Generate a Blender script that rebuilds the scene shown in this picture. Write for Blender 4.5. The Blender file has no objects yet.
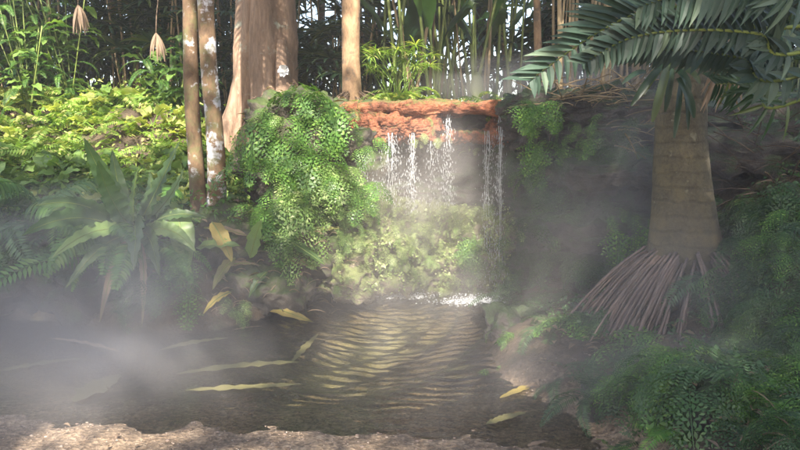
import bpy, math, random
import numpy as np
from mathutils import Vector, Matrix, Quaternion
from mathutils.bvhtree import BVHTree
R = math.radians
random.seed(7); RNG = np.random.default_rng(7)
sc = bpy.context.scene
COL = sc.collection

# ------------------------------------------------------------------ camera
PITCH = R(7.8); CH = 1.6; FPX = 693.0
cam = bpy.data.objects.new('camera', bpy.data.cameras.new('camera')); COL.objects.link(cam)
cam.location = (0, 0, CH); cam.rotation_euler = (R(90) - PITCH, 0, 0)
cam.data.sensor_width = 36; cam.data.lens = 36 * FPX / 800
cam.data.clip_start = 0.05; cam.data.clip_end = 2000
sc.camera = cam
_f = Vector((0, math.cos(PITCH), -math.sin(PITCH))); _u = Vector((0, math.sin(PITCH), math.cos(PITCH)))
def ray(px, py):
    return (_f + Vector((1, 0, 0)) * ((px - 400) / FPX) + _u * ((225 - py) / FPX))
def P(px, py, Y):
    r = ray(px, py); return Vector((0, 0, CH)) + r * (Y / r.y)
def G(px, py, z=0.0):
    r = ray(px, py); return Vector((0, 0, CH)) + r * ((z - CH) / r.z)

# ------------------------------------------------------------------ light
SUND = ray(405, 600).normalized()            # direction the sunlight travels: sun high behind the camera
SUN_EL = math.asin(-SUND.z); SUN_AZ = math.atan2(-SUND.x, -SUND.y)
w = bpy.data.worlds.new('World'); sc.world = w; w.use_nodes = True
nt = w.node_tree; bg = nt.nodes['Background']
sky = nt.nodes.new('ShaderNodeTexSky'); sky.sky_type = 'NISHITA'; sky.sun_disc = False
sky.sun_elevation = SUN_EL; sky.sun_rotation = SUN_AZ
sky.dust_density = 1.5; sky.ozone_density = .6
nt.links.new(sky.outputs[0], bg.inputs[0]); bg.inputs[1].default_value = 0.11
sl = bpy.data.lights.new('sun', 'SUN'); sl.energy = 5.0; sl.angle = R(0.5); sl.color = (1, .93, .82)
so = bpy.data.objects.new('sun', sl); COL.objects.link(so)
so.rotation_euler = SUND.to_track_quat('-Z', 'Y').to_euler(); so.location = (0, -5, 12)
sc.view_settings.view_transform = 'Standard'; sc.view_settings.look = 'None'
sc.view_settings.exposure = 2.1; sc.view_settings.gamma = 1; sc.view_settings.use_curve_mapping = False
sc.render.engine = 'CYCLES'
cy = sc.cycles
cy.max_bounces = 6; cy.diffuse_bounces = 2; cy.glossy_bounces = 2; cy.transmission_bounces = 3
cy.transparent_max_bounces = 40; cy.volume_bounces = 1; cy.volume_step_rate = 2.0; cy.volume_max_steps = 64
cy.use_denoising = True; cy.sample_clamp_indirect = 4

# ------------------------------------------------------------------ noise
def _hash(i, j, k, s):
    n = (i * 374761393 + j * 668265263 + k * 2147483647 + s * 1274126177) & 0xffffffff
    n = ((n ^ (n >> 13)) * 1274126177) & 0xffffffff
    n = ((n ^ (n >> 15)) * 2246822519) & 0xffffffff
    return ((n ^ (n >> 16)) & 0xffff) / 32767.5 - 1.0
def vnoise(p, s=0):
    p = np.asarray(p, float); b = np.floor(p).astype(np.int64); f = p - b; f = f * f * (3 - 2 * f)
    o = 0
    for dx in (0, 1):
        for dy in (0, 1):
            for dz in (0, 1):
                wgt = (f[:, 0] if dx else 1 - f[:, 0]) * (f[:, 1] if dy else 1 - f[:, 1]) * (f[:, 2] if dz else 1 - f[:, 2])
                o = o + wgt * _hash(b[:, 0] + dx, b[:, 1] + dy, b[:, 2] + dz, s)
    return o
def fbm(p, oct=4, s=0, gain=.5):
    a, o, q = 1.0, 0, np.asarray(p, float)
    for k in range(oct):
        o = o + a * vnoise(q, s + k * 17); q = q * 2.03 + 3.7; a *= gain
    return o
def ss(a, b, x):
    t = np.clip((x - a) / (b - a), 0, 1); return t * t * (3 - 2 * t)

# ------------------------------------------------------------------ objects and tags
def tag(o, label=None, cat=None, group=None, kind=None):
    if label: o['label'] = label
    if cat: o['category'] = cat
    if group: o['group'] = group
    if kind: o['kind'] = kind
    return o
def link(name, me, mat=None, parent=None, loc=None, smooth=True):
    o = bpy.data.objects.new(name, me); COL.objects.link(o)
    if mat and not me.materials: me.materials.append(mat)
    if parent: o.parent = parent
    if loc is not None: o.location = loc
    return o
def empty(name, loc, label, cat, group=None, rz=0):
    o = bpy.data.objects.new(name, None); COL.objects.link(o); o.location = loc; o.rotation_euler = (0, 0, rz)
    o.empty_display_size = .1
    return tag(o, label, cat, group)
def mesh(name, v, f, mat=None, smooth=True):
    me = bpy.data.meshes.new(name); me.from_pydata([tuple(x) for x in v], [], [tuple(x) for x in f]); me.update()
    if mat: me.materials.append(mat)
    if smooth: me.polygons.foreach_set('use_smooth', [True] * len(me.polygons))
    return me
class MB:
    def __init__(s): s.v = []; s.f = []
    def add(s, v, f):
        n = len(s.v); s.v.extend([tuple(x) for x in v]); s.f.extend([tuple(i + n for i in q) for q in f])
    def tube(s, pts, rad, n=6, cap=True):
        pts = [Vector(p) for p in pts]; m = len(pts)
        if not hasattr(rad, '__len__'): rad = [rad] * m
        vs = []; ref = Vector((0.13, 0.31, 0.94))
        for i, p in enumerate(pts):
            t = (pts[min(i + 1, m - 1)] - pts[max(i - 1, 0)]).normalized()
            r0 = ref if abs(t.dot(ref)) < .95 else Vector((1, 0, 0))
            a = t.cross(r0).normalized(); b = t.cross(a)
            for k in range(n):
                th = 2 * math.pi * k / n; vs.append(p + (a * math.cos(th) + b * math.sin(th)) * rad[i])
        fs = [(i * n + k, i * n + (k + 1) % n, (i + 1) * n + (k + 1) % n, (i + 1) * n + k) for i in range(m - 1) for k in range(n)]
        if cap: fs += [tuple(range(n))[::-1], tuple(range((m - 1) * n, m * n))]
        s.add(vs, fs)
    def blade(s, pts, wid, nrm, fold=.25, wave=0.0):
        """strip leaf along pts with half-width wid[i]; nrm = rough surface normal"""
        pts = [Vector(p) for p in pts]; m = len(pts); vs = []
        for i, p in enumerate(pts):
            t = (pts[min(i + 1, m - 1)] - pts[max(i - 1, 0)]).normalized()
            sd = t.cross(Vector(nrm)).normalized(); up = sd.cross(t).normalized()
            wv = wave * wid[i] * math.sin(i * 2.1)
            vs += [p + sd * wid[i] + up * (fold * wid[i] + wv), p, p - sd * wid[i] + up * (fold * wid[i] - wv)]
        fs = []
        for i in range(m - 1):
            a = i * 3; fs += [(a, a + 1, a + 4, a + 3), (a + 1, a + 2, a + 5, a + 4)]
        s.add(vs, fs)
    def rhomb(s, p, d, nrm, L, W, mid=.4):
        sd = d.cross(nrm).normalized()
        s.add([p, p + d * L * mid + sd * W, p + d * L, p + d * L * mid - sd * W], [(0, 1, 2, 3)])
    def mesh(s, name, mat=None, smooth=True): return mesh(name, s.v, s.f, mat, smooth)
def bez(a, b, c, n):
    a, b, c = Vector(a), Vector(b), Vector(c)
    return [a * (1 - t) ** 2 + b * 2 * t * (1 - t) + c * t * t for t in [i / (n - 1) for i in range(n)]]

# ------------------------------------------------------------------ materials
def newmat(name):
    m = bpy.data.materials.new(name); m.use_nodes = True; n = m.node_tree; n.nodes.clear()
    out = n.nodes.new('ShaderNodeOutputMaterial'); return m, n, out
def N(n, t, **k):
    x = n.nodes.new(t)
    for a, b in k.items():
        if a.startswith('_'): setattr(x, a[1:], b)
        else: x.inputs[a.replace('0_', '')].default_value = b
    return x
def ramp(n, src, stops):
    r = n.nodes.new('ShaderNodeValToRGB'); e = r.color_ramp.elements
    while len(e) < len(stops): e.new(.5)
    for el, (p, c) in zip(e, stops): el.position = p; el.color = tuple(c) + (1,) if len(c) == 3 else c
    n.links.new(src, r.inputs[0]); return r.outputs[0]
def noise(n, scale, detail=4, rough=.6, vec=None, dist=0):
    x = n.nodes.new('ShaderNodeTexNoise'); x.inputs['Scale'].default_value = scale
    x.inputs['Detail'].default_value = detail; x.inputs['Roughness'].default_value = rough; x.inputs['Distortion'].default_value = dist
    if vec is None:
        tc = n.nodes.new('ShaderNodeTexCoord'); vec = tc.outputs['Object']
    n.links.new(vec, x.inputs['Vector']); return x.outputs[0]
def mix(n, fac, a, b, mode='MIX'):
    x = n.nodes.new('ShaderNodeMix'); x.data_type = 'RGBA'; x.blend_type = mode
    for i, s in ((0, fac), (6, a), (7, b)):
        if hasattr(s, 'is_linked'): n.links.new(s, x.inputs[i])
        elif i == 0: x.inputs[0].default_value = s
        else: x.inputs[i].default_value = tuple(s) + (1,)
    return x.outputs[2]
def bump(n, h, strength=.5, dist=.02):
    b = n.nodes.new('ShaderNodeBump'); b.inputs['Strength'].default_value = strength; b.inputs['Distance'].default_value = dist
    n.links.new(h, b.inputs['Height']); return b.outputs[0]
def leafmat(name, c1, c2, c3=None, trans=.35, rough=.45, nscale=5, spread=.55):
    m, n, out = newmat(name)
    g = n.nodes.new('ShaderNodeNewGeometry'); oi = n.nodes.new('ShaderNodeObjectInfo')
    col = mix(n, noise(n, nscale, 3), c1, c2)
    if c3: col = mix(n, ramp(n, g.outputs['Random Per Island'], [(.7, (0, 0, 0)), (1, (1, 1, 1))]), col, c3)
    hsv = n.nodes.new('ShaderNodeHueSaturation'); n.links.new(col, hsv.inputs['Color'])
    a = n.nodes.new('ShaderNodeMath'); a.operation = 'ADD'
    n.links.new(oi.outputs['Random'], a.inputs[0]); n.links.new(g.outputs['Random Per Island'], a.inputs[1])
    b = n.nodes.new('ShaderNodeMath'); b.operation = 'MULTIPLY_ADD'; b.inputs[1].default_value = spread; b.inputs[2].default_value = 1 - spread * .9
    n.links.new(a.outputs[0], b.inputs[0]); n.links.new(b.outputs[0], hsv.inputs['Value'])
    pr = N(n, 'ShaderNodeBsdfPrincipled'); pr.inputs['Roughness'].default_value = rough
    n.links.new(hsv.outputs[0], pr.inputs['Base Color'])
    tr = n.nodes.new('ShaderNodeBsdfTranslucent')
    tc = mix(n, 1.0, hsv.outputs[0], (1.5, 1.6, .6), 'MULTIPLY'); n.links.new(tc, tr.inputs[0])
    ms = n.nodes.new('ShaderNodeMixShader'); ms.inputs[0].default_value = trans
    n.links.new(pr.outputs[0], ms.inputs[1]); n.links.new(tr.outputs[0], ms.inputs[2]); n.links.new(ms.outputs[0], out.inputs[0])
    return m
def rockmat(name, dark, light, moss=None, mossamt=.5, rough=.8, scale=3, bs=.7, stops=(.35, .7)):
    m, n, out = newmat(name)
    tc = n.nodes.new('ShaderNodeTexCoord')
    n1 = noise(n, scale, 8, .65, tc.outputs['Object'], .4); n2 = noise(n, scale * 9, 6, .7, tc.outputs['Object'])
    col = ramp(n, n1, [(stops[0], dark), (stops[1], light)])
    col = mix(n, .55, col, ramp(n, n2, [(.3, (.25, .25, .25)), (.7, (1.3, 1.3, 1.3))]), 'MULTIPLY')
    if moss:
        g = n.nodes.new('ShaderNodeNewGeometry'); sp = n.nodes.new('ShaderNodeSeparateXYZ'); n.links.new(g.outputs['Normal'], sp.inputs[0])
        n3 = noise(n, scale * 1.7, 7, .7, tc.outputs['Object'])
        a = n.nodes.new('ShaderNodeMath'); a.operation = 'MULTIPLY_ADD'; a.inputs[1].default_value = .25
        n.links.new(sp.outputs[2], a.inputs[0]); n.links.new(n3, a.inputs[2])
        f = ramp(n, a.outputs[0], [(1 - mossamt - .08, (0, 0, 0)), (1 - mossamt + .08, (1, 1, 1))])
        col = mix(n, f, col, mix(n, n2, [c * .35 for c in moss], [c * 1.25 for c in moss]))
    pr = N(n, 'ShaderNodeBsdfPrincipled', Roughness=rough)
    n.links.new(col, pr.inputs['Base Color'])
    h = mix(n, .5, n1, n2); n.links.new(bump(n, h, bs, .06), pr.inputs['Normal'])
    n.links.new(pr.outputs[0], out.inputs[0]); return m

M = {}
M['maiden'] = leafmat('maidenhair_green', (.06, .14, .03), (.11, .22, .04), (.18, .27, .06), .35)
M['maiden_lit'] = leafmat('maidenhair_sunlit_green', (.11, .20, .05), (.19, .28, .08), (.30, .33, .16), .35)  # brighter copy of the fern green, sunlight put into the leaf colour
M['maiden_dark'] = leafmat('maidenhair_shaded_green', (.035, .075, .025), (.06, .115, .04), (.09, .14, .06), .3)  # darker copy of the fern green, shade painted into the leaf colour
M['maiden_pale'] = leafmat('pale_sunlit_moss_green', (.20, .28, .09), (.32, .38, .16), (.42, .42, .24), .35)  # palest copy: sun on the mound worked into the leaf colour
M['fern'] = leafmat('fern_green', (.05, .13, .025), (.10, .21, .04), (.14, .2, .05), .35)
M['yellow'] = leafmat('yellow_green_leaf', (.12, .22, .03), (.24, .35, .06), (.42, .40, .14), .4)
M['broad'] = leafmat('broad_leaf_green', (.035, .075, .022), (.09, .15, .045), None, .25, .4, 14)
M['broad_pale'] = leafmat('broad_leaf_pale', (.12, .2, .06), (.2, .27, .08), None, .3, .35, 9)
M['cycad'] = leafmat('blue_green_stiff_leaf', (.02, .043, .028), (.038, .07, .046), (.08, .11, .07), .10, .55)
M['darkpalm'] = leafmat('dark_palm_leaf', (.018, .04, .02), (.035, .075, .03), (.08, .10, .03), .25, .35)
M['thicket'] = leafmat('thicket_leaf', (.008, .017, .006), (.022, .04, .012), (.13, .15, .03), .3, .5, 1)
M['dead'] = leafmat('dead_leaf_brown', (.2, .135, .09), (.32, .23, .16), None, .2, .8)
M['deadyellow'] = leafmat('fallen_leaf_yellow', (.26, .19, .05), (.42, .32, .08), (.22, .15, .06), .25, .6)
M['olive'] = leafmat('drowned_olive_leaf', (.10, .095, .035), (.22, .19, .08), None, .15, .5, 8)
M['stalk'] = leafmat('green_stalk', (.10, .16, .03), (.22, .24, .06), (.25, .14, .05), .1, .5, 2)
M['strawstalk'] = leafmat('straw_stalk', (.24, .17, .09), (.34, .25, .14), None, .1, .7, 3)
M['canopy'] = leafmat('canopy_leaf', (.03, .07, .02), (.05, .10, .03), None, 0, .5)
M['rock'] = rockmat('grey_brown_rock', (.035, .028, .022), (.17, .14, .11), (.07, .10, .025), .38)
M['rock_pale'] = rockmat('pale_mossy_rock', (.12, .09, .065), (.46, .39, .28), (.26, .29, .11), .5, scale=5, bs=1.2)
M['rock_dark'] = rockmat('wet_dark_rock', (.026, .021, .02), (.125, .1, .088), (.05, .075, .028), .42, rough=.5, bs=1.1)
M['rock_red'] = rockmat('rust_red_rock', (.10, .035, .02), (.60, .22, .11), (.26, .25, .07), .30, scale=7, bs=1.2, stops=(.36, .56))
M['soil'] = rockmat('leaf_litter_soil', (.05, .035, .022), (.17, .115, .07), (.10, .13, .03), .36, scale=2.4, rough=.95)
M['gravel'] = rockmat('shore_pebbles', (.16, .12, .1), (.42, .34, .28), None, scale=14, rough=.75)

def barkmat(name, base, light, patch=None, patchamt=.4, zs=.35, bs=.8, scale=9, patch2=None, rings=0):
    m, n, out = newmat(name); tc = n.nodes.new('ShaderNodeTexCoord')
    mp = n.nodes.new('ShaderNodeMapping'); mp.inputs['Scale'].default_value = (1, 1, zs); n.links.new(tc.outputs['Object'], mp.inputs[0])
    a = noise(n, scale, 8, .7, mp.outputs[0], .5); b = noise(n, scale * 5, 5, .7, mp.outputs[0])
    col = mix(n, .5, ramp(n, a, [(.32, base), (.68, light)]), ramp(n, b, [(.3, (.3, .3, .3)), (.7, (1.2, 1.2, 1.2))]), 'MULTIPLY')
    if patch:
        c = noise(n, scale * .9, 5, .62, tc.outputs['Object'], 0)
        col = mix(n, ramp(n, c, [(1 - patchamt, (0, 0, 0)), (1 - patchamt + .07, (1, 1, 1))]), col, patch)
    if patch2:
        c = noise(n, scale * .45, 5, .7, tc.outputs['Object'], .3)
        col = mix(n, ramp(n, c, [(.5, (0, 0, 0)), (.62, (1, 1, 1))]), col, patch2)
    if rings:
        wv = n.nodes.new('ShaderNodeTexWave'); wv.bands_direction = 'Z'; wv.inputs['Scale'].default_value = rings; wv.inputs['Distortion'].default_value = 2.5; wv.inputs['Detail'].default_value = 4; wv.inputs['Detail Scale'].default_value = 2
        n.links.new(tc.outputs['Object'], wv.inputs['Vector']); rg_ = ramp(n, wv.outputs['Fac'], [(0, (.55, .55, .55)), (.18, (1, 1, 1))]); col = mix(n, .5, col, rg_, 'MULTIPLY'); b = mix(n, .5, b, rg_)
    pr = N(n, 'ShaderNodeBsdfPrincipled', Roughness=.85); n.links.new(col, pr.inputs['Base Color'])
    n.links.new(bump(n, mix(n, .5, a, b), bs, .03), pr.inputs['Normal']); n.links.new(pr.outputs[0], out.inputs[0]); return m
M['bark_lichen'] = barkmat('brown_bark_white_lichen', (.10, .06, .035), (.24, .15, .08), (.5, .48, .48), .42, .6, .5, 10, (.13, .12, .05))
M['bark_lichen_white'] = barkmat('brown_bark_long_white_lichen', (.10, .06, .035), (.24, .15, .08), (.5, .49, .52), .50, .6, .5, 8, (.13, .12, .05))
M['bark_red'] = barkmat('reddish_fluted_bark', (.15, .09, .055), (.42, .28, .19), (.36, .34, .26), .4, .22, .9, 6)
M['bark_tan'] = barkmat('tan_smooth_bark', (.17, .10, .055), (.42, .27, .15), (.13, .09, .06), .42, .5, .5, 7)  # dark blotches painted for the shadow shapes on the slim trunk
M['bark_palm'] = barkmat('grey_ringed_palm_bark', (.07, .056, .034), (.135, .112, .068), (.2, .18, .12), .38, .8, .8, 14, (.12, .095, .05), 3.2)
M['root'] = barkmat('dry_aerial_root', (.11, .075, .06), (.24, .175, .145), None, .4, .4, .5, 12)
M['twig'] = barkmat('dark_twig', (.05, .035, .025), (.12, .08, .05), None, .4, .4, .5, 12)

# water
m, n, out = newmat('clear_pond_water'); M['water'] = m
lw = n.nodes.new('ShaderNodeFresnel'); lw.inputs[0].default_value = 1.33
tb = n.nodes.new('ShaderNodeBsdfTransparent'); tb.inputs[0].default_value = (.90, .89, .78, 1)
gl = n.nodes.new('ShaderNodeBsdfGlossy'); gl.inputs['Roughness'].default_value = .03
bn = bump(n, noise(n, 14, 3, .5, None, .5), .22, .012); n.links.new(bn, gl.inputs['Normal']); n.links.new(bn, lw.inputs['Normal'])
mx = n.nodes.new('ShaderNodeMixShader'); n.links.new(lw.outputs[0], mx.inputs[0]); n.links.new(tb.outputs[0], mx.inputs[1]); n.links.new(gl.outputs[0], mx.inputs[2])
n.links.new(mx.outputs[0], out.inputs[0])
m, n, out = newmat('falling_water'); M['fall'] = m
pr = N(n, 'ShaderNodeBsdfPrincipled', Roughness=.15); pr.inputs['Base Color'].default_value = (.9, .92, .95, 1); pr.inputs['Transmission Weight'].default_value = .25
tl = n.nodes.new('ShaderNodeBsdfTranslucent'); tl.inputs[0].default_value = (.9, .92, .95, 1)
mx = n.nodes.new('ShaderNodeMixShader'); mx.inputs[0].default_value = .4
n.links.new(pr.outputs[0], mx.inputs[1]); n.links.new(tl.outputs[0], mx.inputs[2]); n.links.new(mx.outputs[0], out.inputs[0])
m, n, out = newmat('white_petal'); M['white'] = m
pr = N(n, 'ShaderNodeBsdfPrincipled', Roughness=.5); pr.inputs['Base Color'].default_value = (.8, .78, .76, 1); n.links.new(pr.outputs[0], out.inputs[0])

# ------------------------------------------------------------------ terrain
pond_px = [(-260, 318), (-100, 314), (0, 316), (60, 322), (120, 330), (200, 334), (250, 322), (300, 304), (335, 291), (360, 286),
           (430, 285), (505, 293), (503, 315), (494, 335), (487, 352), (500, 376), (545, 402), (590, 428), (612, 456), (565, 455), (500, 447), (470, 436),
           (430, 441), (400, 434), (340, 437), (300, 430), (240, 434), (200, 427), (150, 436), (120, 426), (60, 428), (40, 420), (-60, 420), (-260, 410)]
pond = np.array([tuple(G(a, b).xy) for a, b in pond_px])
def sdist(x, y):
    px, py = x.ravel(), y.ravel(); d = np.full(px.shape, 1e9); ins = np.zeros(px.shape, bool)
    k = len(pond)
    for i in range(k):
        ax, ay = pond[i]; bx, by = pond[(i + 1) % k]; ex, ey = bx - ax, by - ay
        t = np.clip(((px - ax) * ex + (py - ay) * ey) / (ex * ex + ey * ey), 0, 1)
        d = np.minimum(d, np.hypot(px - ax - t * ex, py - ay - t * ey))
        c = ((ay > py) != (by > py)) & (px < ex * (py - ay) / (ey + 1e-12) + ax); ins ^= c
    return np.where(ins, -d, d).reshape(x.shape)
CLX = [-1.3, -.9, -.45, .4, .95, 1.3, 2.0, 2.8, 4.0, 7.0]
CLY = [7.6, 7.35, 7.3, 7.35, 7.15, 6.6, 6.2, 5.8, 5.3, 5.0]
def terrain_h(x, y):
    d = sdist(x, y)
    nz = fbm(np.stack([x.ravel() * .9, y.ravel() * .9, 0 * x.ravel()], 1), 4, 3).reshape(x.shape)
    nf = fbm(np.stack([x.ravel() * 7, y.ravel() * 7, 0 * x.ravel() + 5], 1), 4, 9).reshape(x.shape)
    front = ss(4.3, 3.6, y) * (1 - ss(.9, 1.3, x))
    left = np.interp(d, [0, .12, .45, 1.2, 2.5, 5, 12, 40], [-.02, .16, .38, .8, 1.2, 1.5, 1.8, 2.2])
    right = np.interp(d, [0, .15, .5, 1.0, 1.8, 4, 40], [-.02, .12, .24, .36, .6, 1.1, 1.6]) + .6 * ss(2.0, 2.9, x) * ss(2.6, 3.8, y)
    left = left + .7 * (1 - ss(-3.4, -1.7, x)) * ss(7.2, 10, y)
    wr = ss(.4, .9, x); bank = left * (1 - wr) + right * wr
    cl = np.interp(x, CLX, CLY); wp = ss(cl + .12, cl + .42, y) * ss(-1.2, -.7, x)
    bank = bank * (1 - wp) + np.maximum(1.74 + .02 * (y - cl), bank) * wp
    fr = .008 + .035 * np.clip(d, 0, 3)
    h = np.where(d > 0, bank * (1 - front) + fr * front, 0)
    deep = np.interp(-d, [0, .3, .8, 1.4], [0, .06, .15, .2]); shal = np.interp(-d, [0, .3, .8, 1.5], [0, .03, .09, .3]); fk = ss(4.9, 4.2, y); deep = deep * (1 - fk) + shal * fk
    h = np.where(d > 0, h, -deep)
    amp = np.clip(np.abs(d) * .5, 0.0, 1) * (1 - front) 
    return h + nz * .14 * amp + nf * np.where(front > .5, .009, .035 * np.clip(np.abs(d) * 3, .12, 1) * np.where(d < 0, .35, 1))
def axis(lo, hi, st, far):
    a = np.arange(lo, hi, st); l = []; s = st; p = lo
    while p > -far: s *= 1.35; p -= s; l.append(p)
    r = []; s = st; p = a[-1]
    while p < far: s *= 1.35; p += s; r.append(p)
    return np.array(l[::-1] + list(a) + r)
def gridmesh(name, xs, ys, hf, mat):
    X, Y = np.meshgrid(xs, ys); Z = hf(X, Y); nx, ny = len(xs), len(ys)
    v = np.stack([X.ravel(), Y.ravel(), Z.ravel()], 1)
    i = (np.arange(ny - 1)[:, None] * nx + np.arange(nx - 1)[None]).ravel()
    f = np.stack([i, i + 1, i + nx + 1, i + nx], 1)
    return npmesh(name, v, f, mat)
def npmesh(name, v, f, mat, smooth=True):
    me = bpy.data.meshes.new(name); k = f.shape[1]
    me.vertices.add(len(v)); me.vertices.foreach_set('co', np.asarray(v, np.float32).ravel())
    me.loops.add(f.size); me.loops.foreach_set('vertex_index', f.astype(np.int32).ravel())
    me.polygons.add(len(f)); me.polygons.foreach_set('loop_start', np.arange(0, f.size, k, dtype=np.int32))
    me.update(calc_edges=True); me.validate()
    if smooth: me.polygons.foreach_set('use_smooth', np.ones(len(f), bool))
    if mat: me.materials.append(mat)
    return me
ter = link('ground', gridmesh('ground', axis(-6, 6, .045, 44), axis(2.2, 11, .045, 44), terrain_h, None)); tag(ter, kind='structure')
# ground material: soil on the banks, pebbly sand near the water line, brown silt on the bed
m, n, out = newmat('garden_ground')
g = n.nodes.new('ShaderNodeNewGeometry'); sp = n.nodes.new('ShaderNodeSeparateXYZ'); n.links.new(g.outputs['Position'], sp.inputs[0])
tc = n.nodes.new('ShaderNodeTexCoord').outputs['Object']
n1 = noise(n, 2.5, 8, .65, tc, .3); n2 = noise(n, 38, 6, .75, tc); vo = n.nodes.new('ShaderNodeTexVoronoi'); vo.inputs['Scale'].default_value = 42; n.links.new(tc, vo.inputs['Vector'])
soil = mix(n, .7, ramp(n, n1, [(.3, (.045, .034, .024)), (.55, (.095, .07, .045)), (.72, (.075, .095, .03))]), ramp(n, n2, [(.35, (.35, .3, .3)), (.65, (1.5, 1.4, 1.3))]), 'MULTIPLY')
peb = mix(n, .75, ramp(n, n1, [(.3, (.16, .115, .075)), (.7, (.38, .28, .19))]), ramp(n, n2, [(.38, (.3, .28, .27)), (.62, (1.3, 1.25, 1.2))]), 'MULTIPLY')
bw = n.nodes.new('ShaderNodeSeparateXYZ'); n.links.new(vo.outputs['Color'], bw.inputs[0]); peb = mix(n, .45, peb, bw.outputs[0], 'SOFT_LIGHT')
bed = mix(n, .6, ramp(n, n1, [(.3, (.15, .135, .085)), (.5, (.27, .24, .15)), (.7, (.34, .31, .17))]), ramp(n, n2, [(.35, (.5, .5, .5)), (.65, (1.3, 1.3, 1.2))]), 'MULTIPLY')
mr = n.nodes.new('ShaderNodeMapRange'); mr.inputs['From Min'].default_value = -.22; mr.inputs['From Max'].default_value = -.03; n.links.new(sp.outputs[2], mr.inputs[0])
c = mix(n, mr.outputs[0], bed, peb)
mr2 = n.nodes.new('ShaderNodeMapRange'); mr2.inputs['From Min'].default_value = .08; mr2.inputs['From Max'].default_value = .2; n.links.new(sp.outputs[2], mr2.inputs[0])
mr3 = n.nodes.new('ShaderNodeMapRange'); mr3.inputs['From Min'].default_value = 3.9; mr3.inputs['From Max'].default_value = 4.4; n.links.new(sp.outputs[1], mr3.inputs[0])
mxx = n.nodes.new('ShaderNodeMath'); mxx.operation = 'MAXIMUM'; n.links.new(mr2.outputs[0], mxx.inputs[0])
m5 = n.nodes.new('ShaderNodeMath'); m5.operation = 'MULTIPLY'; n.links.new(mr.outputs[0], m5.inputs[0]); n.links.new(mr3.outputs[0], m5.inputs[1]); n.links.new(m5.outputs[0], mxx.inputs[1])
c = mix(n, mxx.outputs[0], c, soil)
pr = N(n, 'ShaderNodeBsdfPrincipled', Roughness=.85); n.links.new(c, pr.inputs['Base Color'])
n.links.new(bump(n, mix(n, .5, n2, vo.outputs['Distance']), .9, .02), pr.inputs['Normal']); n.links.new(pr.outputs[0], out.inputs[0])
ter.data.materials.append(m)

# ------------------------------------------------------------------ rocks
def ico(sub):
    import bmesh
    bm = bmesh.new(); bmesh.ops.create_icosphere(bm, subdivisions=sub, radius=1)
    v = np.array([x.co[:] for x in bm.verts]); f = np.array([[x.index for x in q.verts] for q in bm.faces]); bm.free(); return v, f
ICO = {k: ico(k) for k in (3, 4, 5, 6)}
def rock(name, c, size, mat, label, cat='rock', rz=0, box=.5, amp=.12, freq=1.6, strata=0.0, seed=0, sub=5, group=None, tilt=0, lumps=0.0):
    v, f = ICO[sub]; v = v.copy()
    mxa = np.abs(v).max(1, keepdims=True); v = v / (mxa ** box)
    S = np.array(size); q = v * S
    fr = freq / max(.15, S.max()) * 1.2
    dn = fbm(q * fr + seed * 7.3, 6, seed, .55)
    if lumps: dn = dn + lumps * np.abs(fbm(q * fr * 3.1 + seed, 4, seed + 5, .6))
    nr = v / np.linalg.norm(v, axis=1, keepdims=True)
    q = q + nr * (dn * amp * S.min() * 1.2)[:, None]
    if strata:
        lay = np.abs(((q[:, 2] / S[2] * 3.2 + .5 * vnoise(q * 1.5 + seed, 4)) % 1) - .5) * 2
        q[:, :2] *= (1 - strata * (1 - lay ** .6))[:, None]
    me = npmesh(name, q, f, mat)
    o = link(name, me, loc=c); o.rotation_euler = (tilt, 0, rz)
    return tag(o, label, cat, group)
rocks = []
# the cliff behind the falls, one continuous wall
s_ = np.linspace(-1.3, 7.0, 520); zz = np.linspace(-.35, 1.86, 140)
SX, ZZ = np.meshgrid(s_, zz); CY = np.interp(SX, CLX, CLY)
pp = np.stack([SX.ravel(), CY.ravel() * .5, ZZ.ravel() * 2.6], 1)
layer = (ZZ * 2.6 + .35 * vnoise(np.stack([SX.ravel() * 1.1, 0 * SX.ravel(), 0 * SX.ravel()], 1), 3).reshape(SX.shape)) % 1
ledge = .22 * np.clip(1 - np.abs(layer - .8) * 3.2, 0, 1) ** .5 * ss(.8, 1.3, SX)
top = .38 * ss(1.5, 1.66, ZZ) * ss(.75, 1.2, SX)
out_ = ledge + top + (.13 * fbm(pp * 1.1, 6, 21, .55)).reshape(SX.shape) + .05 * np.abs(fbm(pp * 5, 4, 22)).reshape(SX.shape) + .25 * ss(.9, .1, ZZ)
YY = CY - out_; ZZ2 = ZZ + (.05 * fbm(pp * 2, 3, 31)).reshape(SX.shape)
YY[-1] += .7; YY[-2] += .35
v = np.stack([SX.ravel(), YY.ravel(), ZZ2.ravel()], 1); nx = len(s_)
i = (np.arange(len(zz) - 1)[:, None] * nx + np.arange(nx - 1)[None]).ravel()
cliff = link('rock_cliff', npmesh('rock_cliff', v, np.stack([i, i + 1, i + nx + 1, i + nx], 1), M['rock_dark']))
tag(cliff, 'dark wet layered rock cliff behind and right of the waterfall', 'rock cliff'); rocks.append(cliff)
def rk(px, py, Y, size, mat, label, **k):
    o = rock(k.pop('name', 'boulder'), P(px, py, Y), size, M[mat], label, **k); rocks.append(o); return o
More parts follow.
